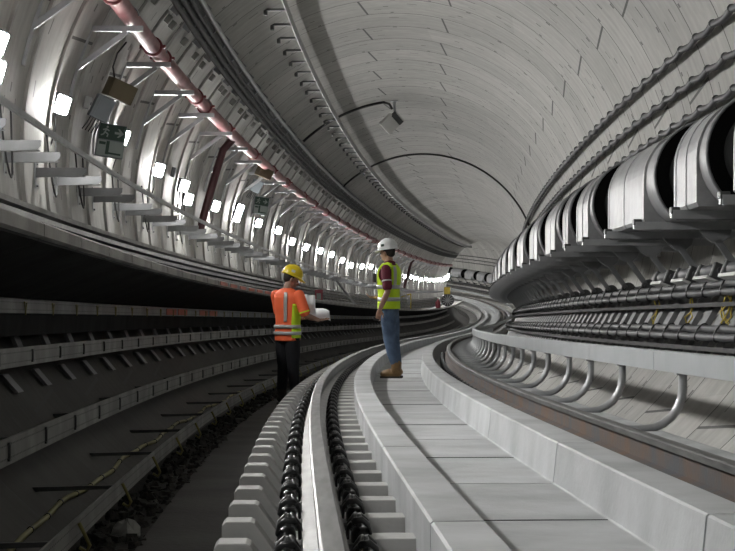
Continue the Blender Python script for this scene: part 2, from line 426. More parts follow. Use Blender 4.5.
# rail fasteners: one each side of a rail
def fastener(lab, grp, kx=.56, dz=-.05):
    t = thing('rail_fastener', lab, 'rail fastener', None, grp)
    class FB(MB):
        def obj(self, *a, **k):
            self.v = [Vector((.012 + v.x * kx, v.y, v.z + dz)) for v in self.v]; return MB.obj(self, *a, **k)
    b = FB(); b.box((.095, 0, -.155), (.19, .17, .03), bev=.008); b.obj('baseplate', 'darksteel', t)
    c = FB()
    for yy in (-.055, .055):
        pts = [(.03, yy * .35, -.125), (.035, yy * .6, -.085), (.07, yy * 1.1, -.06), (.12, yy * 1.25, -.055), (.16, yy * .9, -.075), (.175, yy * .45, -.11)]
        c.tube(pts, .013, 7)
    c.tube([(.05, -.06, -.075), (.075, -.03, -.052), (.085, 0, -.046), (.075, .03, -.052), (.05, .06, -.075)], .013, 7)
    c.obj('spring_clip', 'rubber', t)
    s_ = FB(); s_.lathe([(.062, -.15), (.062, -.11), (.05, -.09), (.03, -.085)], 14, c=(.115, 0, 0)); s_.obj('rubber_collar', 'rubber', t)
    n = FB(); n.lathe([(.02, -.10), (.02, -.05), (.012, -.04)], 6, c=(.105, 0, 0), smooth=False); n.obj('bolt', 'darksteel', t)
    return t
BP = .666; BS = 6.324 - 3 * BP
protos = {}
for uc, vt, tg in ((.100, -.604, 'left'), (1.765, -.586, 'right')):
    for side in (-1, 1):
        if tg == 'right' and side < 0: a = 'black rail clip on the kerb side of the rusty right rail'
        elif tg == 'right': a = 'black rail clip on the wall side of the rusty right rail'
        elif side < 0: a = 'black spring rail clip in the row left of the left rail, beside the concrete teeth'
        else: a = 'black spring rail clip in the row right of the left rail, beside the slab kerb'
        p0 = None
        for k in range(68):
            s = BS + k * BP + .1
            if tg == 'right' and s > 40 : break
            F = frame(s, uc + side * .055, vt - (.03 if tg == 'right' and side < 0 else 0))
            if side < 0: F = F @ Matrix.Rotation(PI, 4, 'Z')
            if p0 is None: p0 = fastener(a, 'clips %s of the %s rail' % ('left' if side < 0 else 'right', tg)); p0.matrix_world = F
            else: dup(p0, F)
# concrete teeth either side of the left rail and outside the right rail
def tooth(side, name):
    mb = MB()
    if side < 0: poly = [(-.28, -1.09), (-.28, -.79), (-.265, -.774), (-.17, -.774), (-.155, -.782), (-.07, -.90), (-.07, -1.09)]
    else: poly = [(.235, -.93), (.235, -.80), (.25, -.765), (.425, -.765), (.425, -.93)]
    mb.prism(poly, -.085, .085)
    bm_o = mb.obj(name, 'block', origin=(0, 0, 0)); return bm_o
for side, lab, cat in ((-1, 'grey concrete tooth block in the row along the left edge of the track bed', 'concrete block'), (1, 'grey concrete tooth block in the row between left rail and slab kerb', 'concrete block')):
    p0 = None
    for k in range(80):
        s = BS + k * BP
        if side > 0: s += .05
        F = frame(s, 0, 0)
        if p0 is None:
            p0 = tooth(side, 'concrete_block'); p0.matrix_world = F
            tag(p0, lab, cat, 'teeth %s of the left rail' % ('left' if side < 0 else 'right')); o = p0
            bv = p0.modifiers.new('bev', 'BEVEL'); bv.width = .005; bv.segments = 2; bv.limit_method = 'ANGLE'
        else:
            o = p0.copy(); COL.objects.link(o); o.matrix_world = F
p0 = None
for k in range(60):
    s = BS + k * BP; F = frame(s, 1.82, 0)
    if p0 is None:
        mb = MB(); mb.prism([(.11, -.93), (.11, -.84), (.14, -.79), (.23, -.79), (.23, -.93)], -.10, .10); p0 = mb.obj('concrete_block', 'block', origin=(0, 0, 0)); p0.matrix_world = F
        tag(p0, 'grey concrete block outside the right rail, in front of the curved hoops', 'concrete block', 'blocks outside the right rail')
    else: o = p0.copy(); COL.objects.link(o); o.matrix_world = F
# ------------------------------------------------------------------ right edge beam with hoops
def ebeam(s0, s1):
    mb = MB(); mb.sweep([(2.30, -.338), (2.37, -.338), (2.37, -.21), (2.31, -.21), (2.30, -.22)], s0 + .006, s1 - .006, .7)
    return mb.obj('edge_beam', 'beam')
bj = [5.4, 8.6, 11.72, 14.6, 18.2, 21.5, 24.8]
while bj[-1] < 192: bj.append(bj[-1] + 3.2)
for k in range(len(bj) - 1):
    lab = {0: 'pale grey box beam length at the right edge of the picture', 1: 'pale grey box beam length, second in from the right picture edge', 2: 'pale grey box beam length, third in from the right picture edge'}.get(k, 'pale grey box beam length continuing around the bend to the right of the track')
    tag(ebeam(bj[k], bj[k + 1]), lab, 'beam', 'box beam lengths right of the track')
def hoop():
    t = thing('support_hoop', '', 'support', None, 'curved tube supports under the grey beam')
    pts = [(0, 0, 0), (0, 0, -.09)] + [(-.24 * (1 - math.cos(a)), 0, -.09 - .25 * math.sin(a)) for a in [PI / 2 * q / 6 for q in range(1, 7)]] + [(-.38, 0, -.34), (-.50, 0, -.345)]
    mb = MB(); mb.tube(pts, .027, 10); mb.obj('tube', 'steel', t)
    mb = MB(); mb.box((0, 0, -.004), (.09, .09, .01)); mb.obj('top_plate', 'steel', t)
    mb = MB(); mb.box((-.48, 0, -.375), (.1, .12, .04), bev=.006); mb.obj('foot', 'steel', t)
    return t
hp = None; s = 10.76 - 2 * 1.32
for k in range(48):
    sp = [8.1, 10.98, 13.18, 14.77, 16.15, 17.9][k] if k < 6 else 17.9 + (k - 5) * 1.5
    lab = 'galvanised curved tube support under the pale beam, the large one nearest the right picture edge' if k == 1 else 'galvanised curved tube support under the pale beam beside the right rail'
    if hp is None: hp = hoop(); hp.matrix_world = frame(sp, 2.34, -.338); hp['label'] = lab
    else: dup(hp, frame(sp, 2.34, -.338), lab)
# ledge right of the track bed
mb = MB(); mb.sweep([(1.84, -.95), (2.25, -.95), (2.25, -.70), (2.20, -.69), (2.05, -.69), (1.99, -.76), (1.99, -.9)], S0, 196, 1.); 
struct(mb.obj('trim_3', 'slab', origin=(0, 0, 0)))
# ------------------------------------------------------------------ right wall cables
for th, lab, vv in ((23.6, 'highest of the three black cables clipped along the upper right wall', 0), (17.7, 'middle of the three black cables clipped along the upper right wall', 0), (12.2, 'lowest of the three black wall cables, just above the silver duct', 0)):
    u, v = cu(th, .11)
    t = thing("wall_cable", lab, 'cable', Matrix.Translation(W(10, u, v)))
    inv = W(10, u, v)
    ds = .21; pts = []; s = 4.
    while s < 196:
        w = abs(math.sin(PI * (s - 18.67) / .84)); pts.append(W(s, *cu(th - .55 * w, .105 - .005 * w)) - inv); s += ds if s < 60 else .84
    mb = MB(); mb.tube(pts, .036, 7); mb.obj('sheath', 'greycable', t)
    cp = None
    for k in range(72):
        s = 18.67 + .84 * (k - 12)
        F = Matrix.Translation(-inv) @ wframe(s, th, 0)
        if cp is None:
            c = MB(); c.box((.035, 0, -.005), (.07, .03, .03)); c.tube([(.105, -.016, 0), (.105, .016, 0)], .042, 9)
            cp = c.obj('clamp', 'darksteel', t)
            cp.matrix_local = F
        else:
            q = cp.copy(); COL.objects.link(q); q.parent = t; q.matrix_local = F
# ------------------------------------------------------------------ ventilation duct
DU, DV, DR = 3.275, 1.15, .44
secs = [(9.4, 10.9), (11.05 - .0, 11.8), (12.56, 13.76), (14.57, 17.17), (18.26, 19.7), (20.35, 21.15), (21.59, 23.5), (24.34, 26.4), (27.43, 29.7), (30.69, 33.1)]
secs = [(8.6, 10.2)] + [(10.6, 11.75)] + secs[2:]
while secs[-1][1] < 194: a = secs[-1][1] + .9; secs.append((a, a + 2.35))
def dprof(r, skirt):
    pr = []
    if skirt:
        for k in range(0, 25):
            a = PI * k / 24; pr.append((DU + r * math.cos(a), DV + r * math.sin(a)))
        pr += [(DU - r, .83), (DU - r + .02, .80), (DU + r - .02, .80), (DU + r, .83)]
    else:
        for k in range(40): a = 2 * PI * k / 40; pr.append((DU + r * math.cos(a), max(.802, DV + r * math.sin(a))))
    return pr
for k, (a, b) in enumerate(secs):
    lab = {0: 'silver foil ventilation duct section at the right picture edge, cut off', 1: 'silver foil ventilation duct section at the right picture edge, cut off', 2: 'short silver duct section with crumpled foil, second large one in from the right edge', 3: 'large smooth silver duct section in the middle of the right side'}.get(k, 'silver foil wrapped ventilation duct section further along the right wall' if k < 12 else 'small distant silver duct section beyond the bend')
    o0 = W(a, DU, .8); t = thing('duct_section', lab, 'ventilation duct', Matrix.Translation(o0), 'silver duct sections')
    def D(mb, name, mt, lab2=None):
        mb.v = [x - o0 for x in mb.v]; q = mb.obj(name, mt, t)
        if lab2: q['label'] = lab2
        return q
    ds = .3 if k < 14 else 1.
    mb = MB(); mb.sweep(dprof(DR - .012, False), a + .03, b - .02, ds, smooth=True); D(mb, 'casing', 'foil')
    mb = MB(); mb.sweep(dprof(DR, True), a + min(.55, (b - a) * .3), b, ds); D(mb, 'foil_wrap', 'foil')
    for x0 in (a + min(.55, (b - a) * .3) - .01, a + (b - a) * .62, b - .07):
        if k > 14: continue
        mb = MB(); mb.sweep(dprof(DR + .006, True), x0, x0 + .07, .25); D(mb, 'foil_tape', 'foiltape')
    mb = MB(); mb.sweep(dprof(DR + .004, False), a, a + .03, .05); D(mb, 'end_plate', 'blackfab', 'black end plate')
    mb = MB(); ring = dprof(DR + .006, False); mb.tube([W(a, p, q) for p, q in ring + ring[:1]], .013, 6, cap=False); D(mb, 'flange', 'arm')
    if k:
        pb = secs[k - 1][1]
        mb = MB(); n = 5
        for q in range(n):
            x0 = pb - .03 + (a - pb) * q / n; x1 = pb - .03 + (a - pb) * (q + 1) / n
            r0 = DR - .09 if q % 2 else DR - .105
            mb.sweep([(DU + (p - DU) * 1., v_) for p, v_ in dprof(r0, False)], x0, x1 - .004, .4, smooth=True)
        D(mb, 'flexible_sleeve', 'blackfab', 'black flexible sleeve')
# duct brackets
def dbracket():
    t = thing('duct_bracket', '', 'bracket', None, 'brackets carrying the silver duct')
    wl = wu(.32, 0, 1) - 2.78 - .02
    mb = MB(); mb.box((.62, 0, .04), (1.32, .06, .055)); mb.box((.62, -.04, .04), (1.3, .012, .065)); mb.obj('cross_arm', 'steel', t)
    mb = MB(); mb.box((-.01, 0, .07), (.07, .08, .05), bev=.006); mb.obj('end_clamp', 'darksteel', t)
    mb = MB(); mb.prism([(.50, .01), (.78, .01), (.76, -.05), (.70, -.10), (.62, -.10), (.55, -.05)], -.02, .02); mb.obj('gusset_plate', 'arm', t)
    ax = 1.02
    mb = MB(); mb.bar((.66, 0, -.08), (ax - .16, 0, -.36), .04, .055); mb.obj('strut', 'arm', t)
    mb = MB(); mb.lathe([(.085, -.02), (.085, .02)], 16, 'y', (ax - .13, 0, -.38)); mb.lathe([(.03, -.04), (.03, .04)], 6, 'y', (ax - .13, 0, -.38)); mb.obj('pivot_disc', 'darksteel', t)
    mb = MB(); mb.prism([(ax - .13, -.37), (wl, -.34), (wl, -.42), (ax - .13, -.40)], -.015, .015); mb.obj('wall_gusset', 'darksteel', t)
    return t
p0 = None
for k in range(110):
    s = 10.1 + 1.66 * k
    if s > 190: break
    F = frame(s, 2.78, .73); lab = 'grey bracket with strut and round pivot disc under the nearest duct sections' if k < 5 else 'small grey duct bracket further along the right wall'
    if p0 is None: p0 = dbracket(); p0.matrix_world = F; p0['label'] = lab
    else: dup(p0, F, lab)
# cable rows below the duct
def rowpos(th, off): return cu(th, off)
for nm, th in (('upper', -24.6), ('lower', -33.0)):
    cables = []
    for j, (dth, off, r) in enumerate(((.75, .40, .034), (-.75, .40, .034))):
        o0 = W(12, *cu(th + dth, off)); ph = 14.25
        t = thing('power_cable', '%s black cable of the %s strapped pair under the silver duct' % (('top', 'bottom')[j], nm), 'cable', Matrix.Translation(o0), None)
        pts = []; s = 9.
        while s < 190:
            w = abs(math.sin(PI * (s - ph) / .75)); pts.append(W(s, *cu(th + dth - .12 * w, off - .004 * w)) - o0); s += .1875 if s < 45 else .75
        mb = MB(); mb.tube(pts, r, 8); mb.obj('sheath', 'greycable', t)
        cables.append((t, o0))
    t, o0 = cables[0]; cp = None
    for k in range(80):
        s = 14.25 - 5 * .75 + .75 * k; F = Matrix.Translation(-o0) @ wframe(s, th, .40)
        if cp is None:
            c = MB(); pts = [(.040 * math.cos(a), 0, .082 * math.sin(a)) for a in [2 * PI * q / 14 for q in range(15)]]
            c.tube(pts, .008, 6, cap=False); c.box((-.045, 0, .07), (.03, .02, .02)); cp = c.obj('strap', 'rubber', t); cp.matrix_local = F; cp['label'] = 'black cable strap'
        else: q = cp.copy(); COL.objects.link(q); q.parent = t; q.matrix_local = F
# rails carrying them
for th, off, lab in ((-27.3, .36, 'grey steel channel running under the upper pair of strapped cables'), (-35.6, .36, 'grey steel channel running under the lower pair of strapped cables')):
    u, v = cu(th, off); mb = MB(); mb.sweep([(u, v - .018), (u + .14, v - .018), (u + .14, v - .008), (u + .02, v - .008), (u + .02, v + .018), (u, v + .018)], 8., 190., 1.)
    tag(mb.obj('steel_channel', 'channel'), lab, 'steel channel')
# leaning posts behind them
p0 = None
def lpost():
    a = cu(-21, .22); b = cu(-38, .22); mb = MB()
    mb.add([(a[0], -.13, a[1]), (a[0], .13, a[1]), (b[0], .13, b[1]), (b[0], -.13, b[1]), (a[0] + .06, -.13, a[1]), (a[0] + .06, .13, a[1]), (b[0] + .06, .13, b[1]), (b[0] + .06, -.13, b[1])], [(0, 1, 2, 3), (7, 6, 5, 4), (0, 4, 5, 1), (3, 2, 6, 7), (0, 3, 7, 4), (1, 5, 6, 2)])
    mb.bar((a[0] + .05, 0, a[1]), (a[0] + .25, 0, a[1] + .02), .05, .05); mb.bar((b[0] + .05, 0, b[1]), (b[0] + .25, 0, b[1] + .02), .05, .05)
    return mb.obj('mounting_plate', 'arm', origin=(0, 0, 0))
for k in range(100):
    s = 11 + .63 * k; F = frame(s, 0, 0)
    if p0 is None: p0 = lpost(); p0.matrix_world = F; tag(p0, 'leaning grey mounting plate between the two strapped cable pairs', 'mounting plate', 'leaning plates on the lower right wall')
    else: o = p0.copy(); COL.objects.link(o); o.matrix_world = F
# cable joints on pale trays
for k, s in enumerate((14.7, 15.8, 16.9, 18.1)):
    o0 = W(s, *cu(-21.6, .42)); t = thing('cable_joint', ['wrapped cable joint sleeve on its pale tray, at the right picture edge', 'wrapped cable joint sleeve on its pale tray, second from right', 'wrapped cable joint sleeve with dark clamps, third from right', 'wrapped cable joint sleeve on its pale tray, farthest left of the four'][k], 'cable joint', wframe(s, -21.6, .42), 'cable joints')
    mb = MB(); mb.tube([(0, y, 0) for y in (-.4, -.3, -.22, .22, .3, .4)], [.03, .035, .06, .06, .035, .03], 10); mb.obj('sleeve', 'greycable', t)
    mb = MB(); mb.box((0, 0, -.085), (.16, .62, .03)); mb.obj('support_tray', 'white', t)
    for y in (-.33, .33):
        mb = MB(); mb.box((0, y, -.01), (.13, .07, .14), bev=.01); mb.obj('clamp', 'darksteel', t)
# yellow cords
for k, s in enumerate((13.6, 14.9, 16.6, 18.5)):
    u, v = cu(-28.5, .27); mb = MB()
    for j in range(4 if k < 2 else 2):
        pts = [(ru(-.02, .02) + .03 * math.sin(q * .8 + j), .05 * j + .06 * math.sin(q * 1.1 + j * 2), .17 - .045 * q) for q in range(9)]
        mb.tube(pts, .007, 5)
    mb2 = MB(); o = mb.obj('cord_bundle', 'yellowcord', origin=(0, 0, 0)); o.matrix_world = frame(s, u - .02, v)
    tag(o, ['largest hank of yellow cord hanging under the cable joints at far right', 'second hank of yellow cord hanging under the cable joints', 'thin yellow cord hanging between the leaning plates', 'thin faint yellow cord, farthest left on the right wall'][k], 'cord', 'yellow cords')
# ------------------------------------------------------------------ left walkway
def wslab(s0, s1):
    mb = MB(); wl = wu(.42, .0) + .01
    mb.sweep([(-1.195, .388), (-1.195, .445), (-1.205, .455), (-1.30, .455), (-1.32, .425), (wl, .425), (wl + .05, .33), (-1.32, .345)], s0 + .013, s1 - .013, .75)
    o = mb.obj('walkway_slab', 'kerb'); o0 = o.location
    m2 = MB(); m2.sweep([(-1.225, .386), (-1.225, .365), (-1.885, .135), (-1.90, .16)], s0 + .006, s1 - .006, .75); m2.v = [x - o0 for x in m2.v]; m2.obj('shade_soffit_panel', 'shadepanel', o)  # dark sheet over the slab underside, shade painted in as colour
    if 20.5 < s0 < 29.5:
        m3 = MB(); m3.sweep([(-1.1965, .40), (-1.189, .40), (-1.189, .442), (-1.1965, .442)], s0 + .25, s1 - .2, .5); m3.v = [x - o0 for x in m3.v]; m3.obj('marking', 'orangetape', o)['label'] = 'orange marking strip'
    return o
s = 8.64 - 1.4 * 3; k = 0
while s < 128:
    tag(wslab(s, s + 1.4), 'dark concrete walkway slab unit along the left wall, near the left picture edge' if s < 12.5 else 'dark concrete walkway slab unit along the left wall, towards and beyond the two men', 'walkway slab', 'walkway kerb units on the left')
    s += 1.4; k += 1
# service channels on the wall above the walkway
ORD = ['lowest', 'second from the bottom', 'third from the bottom', 'third from the top', 'second from the top', 'topmost']
for k in range(6):
    v = .50 + .088 * k
    u = wu(v, .02); mb = MB(); t0 = W(20, u, v); w_ = .20 - .015 * k
    t = thing('cable_channel', 'steel cable channel above the left walkway, ' + ORD[k] + ' of the six', 'cable channel', Matrix.Translation(t0))
    mb.sweep([(u, v - .022), (u + w_, v - .022), (u + w_, v + .022), (u + w_ - .008, v + .022), (u + w_ - .008, v - .014), (u, v - .014)], 4., 150., 1.); mb.v = [x - t0 for x in mb.v]; mb.obj('channel', ('arm', 'shiny', 'tray', 'arm', 'shiny', 'tray')[k], t)
    mb = MB(); mb.stube(4., 150., u + w_ - .05, v + .012, .022, .9, 6, wav=.004); mb.v = [x - t0 for x in mb.v]; mb.obj('cable', 'cable' if k % 2 else 'greycable', t)
# cable arms and flat bar
def arm():
    t = thing('cantilever_bracket', '', 'bracket', None, 'cantilever arms above the left walkway')
    L = .47
    mb = MB(); mb.prism([(0, -.045), (L - .03, -.03), (L, .0), (L, .045), (0, .045)], -.006, .006); mb.box((L / 2, .025, .041), (L, .05, .008)); mb.box((L / 2, .02, -.036), (L * .96, .04, .006)); mb.obj('arm_blade', 'arm', t)
    mb = MB(); mb.box((.006, 0, -.02), (.012, .09, .30)); mb.lathe([(.012, .012), (.012, .03)], 6, 'x', (0, .02, .08)); mb.lathe([(.012, .012), (.012, .03)], 6, 'x', (0, .02, -.12)); mb.obj('wall_plate', 'steel', t)
    return t
AR = []
for k in range(-3, 44):
    for b in (14.03, 12.5): AR.append(b + 2.53 * k)
AR = [a for a in AR if 9 < a < 118]
p0 = None
near = {}
for k, s in enumerate(sorted(AR)):
    F = frame(s, wu(1.33, 0) + .0, 1.33)
    lab = 'grey cantilever arm on the left wall, near the left picture edge' if s < 17.2 else ('grey cantilever arm on the left wall below the exit sign and lamps' if s < 33 else 'small bright cantilever arm further along the left wall')
    if p0 is None: p0 = arm(); p0.matrix_world = F; p0['label'] = lab
    else: dup(p0, F, lab)
mb = MB(); u, v = -1.905, 1.425
mb.sweep([(u - .02, v - .045), (u + .006, v - .045), (u + .006, v + .0), (u - .02, v + .0)], 5., 122., .9)
tag(mb.obj('flat_bar', 'steel'), 'long galvanised bar curving over the tips of the left wall arms', 'steel bar')
# thin loops of cable hanging at the arms
for k, s in enumerate([12.1, 14.6, 16.9, 18.6, 21.2, 23.8, 27.5]):
    mb = MB(); u0 = wu(1.6, .05)
    mb.tube([W(s + .5 * q / 8, u0 + .05 * math.sin(PI * q / 8), 1.75 - .6 * math.sin(PI * q / 8) ** .7) for q in range(9)], .009, 5)
    tag(mb.obj('hanging_wire', 'cable'), 'thin dark wire looping down the left wall between the cantilever arms', 'wire', 'hanging wires on the left wall')
# ------------------------------------------------------------------ lower left trays
def tray(th_u, th_v, h, s0, s1, lab, yoff, hooks, hooktype, cab):
    u, v = th_u, th_v; o0 = W(12, u, v); t = thing('cable_tray', lab, 'cable tray', Matrix.Translation(o0))
    def D(mb, name, mt):
        mb.v = [x - o0 for x in mb.v]; return mb.obj(name, mt, t)
    mb = MB()
    mb.sweep([(u, v - h), (u, v)], s0, s1, .7, closed=False, uvv=[0, 1])
    mb.sweep([(u - .01, v), (u - .01, v - h)], s0, s1, .7, closed=False, uvv=[0, 1]); mb.sweep([(u, v), (u - .01, v)], s0, s1, .7, closed=False, uvv=[0, .05])
    mb.sweep([(u - .01, v - h), (u, v - h)], s0, s1, .7, closed=False, uvv=[0, .05]); D(mb, 'side_rail', 'holes')
    wl = wu(v - h, .01) if yoff == 0 else u - .07
    for sb in ([] if yoff == 0 else [7.5 + 2.53 * q for q in range(35)]):
        w2 = wu(v - h * .6); mb = MB(); mb.add([W(sb + dy, x, z) for dy in (-.015, .015) for x, z in ((w2, v - h * .75), (u - .01, v - h * .6), (u - .01, v - h * .4), (w2, v - h * .5))], [(0, 1, 2, 3), (7, 6, 5, 4), (0, 4, 5, 1), (1, 5, 6, 2), (2, 6, 7, 3), (3, 7, 4, 0)]); D(mb, 'bracket', 'darksteel')
    mb = MB(); mb.sweep([(wl, v - h), (u - .012, v - h), (u - .012, v - h + .008), (wl, v - h + .008)], s0, s1, 1.); D(mb, 'tray_floor', 'darksteel')
    for j in range(cab):
        x = u - .07 - .075 * j
        if x - .03 < wl: break
        mb = MB(); mb.stube(s0, s1, x, v - h + .035, .028, 1., 6); D(mb, 'cable', 'cable')
    if h == .095:
        for sa in (21.9, 23.1, 25.6, 26.9):
            mb = MB(); mb.sweep([(u + .001, v - .085), (u + .006, v - .085), (u + .006, v - .01), (u + .001, v - .01)], sa, sa + 1., .5); D(mb, 'marking', 'orangetape')['label'] = 'orange marking strip'
    cp = None
    for s in hooks:
        F = Matrix.Translation(-o0) @ frame(s, u + .008, v)
        if cp is None:
            c = MB()
            if hooktype == 0:
                for a, b in (((0, -.05, -.02), (0, .05, -.02)), ((0, -.045, -.02), (0, .0, -.105)), ((0, .045, -.02), (0, 0, -.105))): c.bar(a, b, .008, .008)
            elif hooktype == 1: c.box((0, 0, -h / 2), (.012, .018, h * .62)); c.box((0, 0, -h * .2), (.012, .05, .012)); c.box((0, 0, -h * .8), (.012, .05, .012))
            else: c.tube([(0, 0, -.02), (.02, 0, -.06), (.045, .02, -h - .02), (.03, .03, -h - .05), (.0, .02, -h - .03)], .009, 5)
            cp = c.obj('hook', 'hook' if hooktype != 1 else 'darksteel', t); cp.matrix_local = F
        else: q = cp.copy(); COL.objects.link(q); q.parent = t; q.matrix_local = F
    return t
tray(-1.885, .13, .095, 5., 120., 'uppermost perforated cable tray under the left walkway, with triangular hooks', 0, [9.9 + 2.53 * .5 * k for k in range(-2, 50)], 0, 3)
tray(-1.757, -.183, .12, 5., 120., 'second perforated cable tray down on the lower left wall', 0, [9.4 + 1.265 * k for k in range(-2, 50)], 1, 3)
tray(-1.425, -.592, .135, 4., 120., 'third cable tray down on the lower left, a paler perforated band', 1, [9.0 + 1.265 * k for k in range(-2, 50)], 1, 3)
tray(-.961, -.88, .10, 4., 120., 'lowest cable tray at floor level on the left, with hanging hooks', 1, [8.0 + 1.9 * k for k in range(-1, 30)], 2, 0)
u_ = -1.885
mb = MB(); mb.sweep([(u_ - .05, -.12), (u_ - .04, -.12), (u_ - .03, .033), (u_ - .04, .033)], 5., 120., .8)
tag(mb.obj('cover_panel', 'shadepanel'), 'dark panel strip hanging below the uppermost tray under the left walkway', 'panel')
def blades(v0, v1, off, sp, n, s0, lab, grp, lean):
    p0 = None
    for k in range(n):
        s = s0 + sp * k; F = frame(s, 0, 0)
        if p0 is None:
            mb = MB(); a, b = wu(v0) + off, wu(v1) + off
            ring = [(a, -.11, v0), (a, .11, v0), (b, .11 + lean, v1), (b, -.11 + lean, v1)]
            vs = [Vector(q) for q in ring] + [Vector(q) + Vector((-.03, 0, 0)) for q in ring]
            mb.add(vs, [(0, 1, 2, 3), (7, 6, 5, 4), (0, 4, 5, 1), (1, 5, 6, 2), (2, 6, 7, 3), (3, 7, 4, 0)])
            p0 = mb.obj('support_plate', 'arm', origin=(0, 0, 0)); p0.matrix_world = F; tag(p0, lab, 'support plate', grp)
        else: o = p0.copy(); COL.objects.link(o); o.matrix_world = F
blades(-.31, -.08, .10, 1.265, 60, 6.2, 'leaning steel support plate between the two upper trays on the lower left wall', 'leaning plates under the left walkway', .22)
blades(-.48, -.36, .05, 1.265, 50, 6.8, 'short steel support plate just under the second tray on the lower left wall', 'short plates under the second tray', -.12)
# hose along the lining
pts = []; s = 7.2
while s < 60: pts.append(W(s, *cu(229.6 + .25 * math.sin(s * 1.7) + .12 * math.sin(s * 4.1), .018))); s += .3
o0 = pts[0]; t = thing('hose', 'dull yellow hose with black bands lying along the lower left lining', 'hose', Matrix.Translation(o0))
mb = MB(); mb.tube([p - o0 for p in pts], .015, 7); mb.obj('hose_body', 'dullyellow', t)
mb = MB()
for q in range(2, len(pts) - 2, 2):
    d = (pts[q + 1] - pts[q]).normalized(); mb.tube([pts[q] - o0 - d * .012, pts[q] - o0 + d * .012], .019, 7)
q = mb.obj('tape_band', 'rubber', t); q['kind'] = 'stuff'; q['label'] = 'black tape bands'
# crumpled plastic lump
mb = MB(); mb.lathe([(.01, .0), (.09, .01), (.11, .04), (.085, .09), (.05, .13), (.012, .15)], 9, smooth=False)
for v_ in mb.v: v_ *= 1 + ru(-.2, .2)
mb.v = [Vector((a.x * 1.1, a.y * .8, max(0, a.z))) for a in mb.v]
o = mb.obj('plastic_bag', 'plastic', origin=(0, 0, 0)); o.matrix_world = frame(9.15, -.86, -1.12) @ Matrix.Scale(.68, 4); tag(o, 'crumpled grey plastic bag on the gravel at the bottom left', 'bag')
# ------------------------------------------------------------------ ceiling left: red pipe, cable tray, rack
RU, RV, RP = -1.819, 3.011, .088
o0 = W(16, RU, RV); t = thing('fire_main_pipe', 'long pinkish red fire main pipe along the upper left wall', 'pipe', Matrix.Translation(o0))
mb = MB(); mb.stube(8., 124., RU, RV, RP, 1., 18, cap=True); mb.v = [x - o0 for x in mb.v]; mb.obj('pipe', 'redpipe', t)
cp = None
cl = [16.81, 20.06, 20.96, 24.55, 25.67, 28.65, 33.0, 36.6, 39.8, 44.0] + [47 + 3.6 * q for q in range(20)]
for s in cl + [12.6, 13.6]:
    F = Matrix.Translation(-o0) @ frame(s, RU, RV)
    if cp is None:
        c = MB(); c.lathe([(RP, -.045), (RP + .022, -.04), (RP + .022, .04), (RP, .045)], 20, 'y'); c.lathe([(.014, -.02), (.014, .02)], 6, 'y', (RP + .03, 0, .0)); c.box((RP + .03, 0, 0), (.05, .06, .03)); c.box((-RP - .03, 0, 0), (.05, .06, .03))
        cp = c.obj('coupling', 'redclamp', t); cp.matrix_local = F; cp['label'] = 'dark red bolted coupling'
    else: q = cp.copy(); COL.objects.link(q); q.parent = t; q.matrix_local = F
def pbracket():
    t = thing('pipe_bracket', '', 'pipe bracket', None, 'brackets under the red pipe')
    # local frame at pipe centre; wall is to the left
    z0 = -RP - .02; vw = RV + z0; wl = wu(vw) - RU; vd = RV - .52; wd = wu(vd) - RU; zd = -.52
    mb = MB(); mb.bar((wl, 0, z0 - .02), (.14, 0, z0 - .02), .06, .055); mb.obj('arm', 'steel', t)
    mb = MB(); mb.bar((wd + .01, 0, zd), (-.02, 0, z0 - .05), .055, .05); mb.obj('diagonal_strut', 'steel', t)
    mb = MB(); a = math.atan2(-.52 - z0, wd - wl)
    mb.bar((wl + .012, 0, z0 + .08), (wd + .012, 0, zd), .06, .03); mb.bar((wd + .012, 0, zd), (wu(RV - .85) - RU + .014, 0, -.85), .06, .03); mb.obj('wall_channel', 'steel', t)
    mb = MB(); mb.tube([((RP + .008) * math.cos(a), 0, (RP + .008) * math.sin(a)) for a in [PI * q / 10 for q in range(11)]], .008, 5); mb.lathe([(.014, 0), (.014, .03)], 6, 'z', (RP, 0, z0 - .05)); mb.lathe([(.014, 0), (.014, .03)], 6, 'z', (-RP, 0, z0 - .05))
    for x in (-.11, .12): mb.lathe([(.013, -.03), (.013, .03)], 6, 'y', (x, 0, z0 - .02))
    mb.obj('pipe_strap', 'steel', t)
    return t
p0 = None
for k in range(38):
    s = 18.05 + 2.525 * (k - 2); F = frame(s, RU, RV)
    lab = 'galvanised bracket carrying the red pipe, first one fully in view at top left' if k == 2 else 'galvanised triangular wall bracket carrying the red pipe on the upper left'
    if p0 is None: p0 = pbracket(); p0.matrix_world = F; p0['label'] = lab
    else: dup(p0, F, lab)
# risers
for s, lab in ((29.8, 'dark red riser pipe dropping from the fire main behind the lamps'), (90.3, 'distant dark red riser pipe in the bright lamp cluster')):
    mb = MB(); pts = [W(s, RU - .02, RV - .05), W(s, RU - .10, RV - .35)] + [W(s, wu(v) + .12, v) for v in (2.3, 1.9, 1.5, 1.2)]
    pts = [W(s, RU - .02, RV - .05), W(s, -2.00, 2.78), W(s, -2.10, 2.45), W(s, -2.34, 1.62), W(s, -2.37, 1.45)]; mb.tube(pts, .065, 10)
    tag(mb.obj('riser_pipe', 'darkred'), lab, 'pipe')
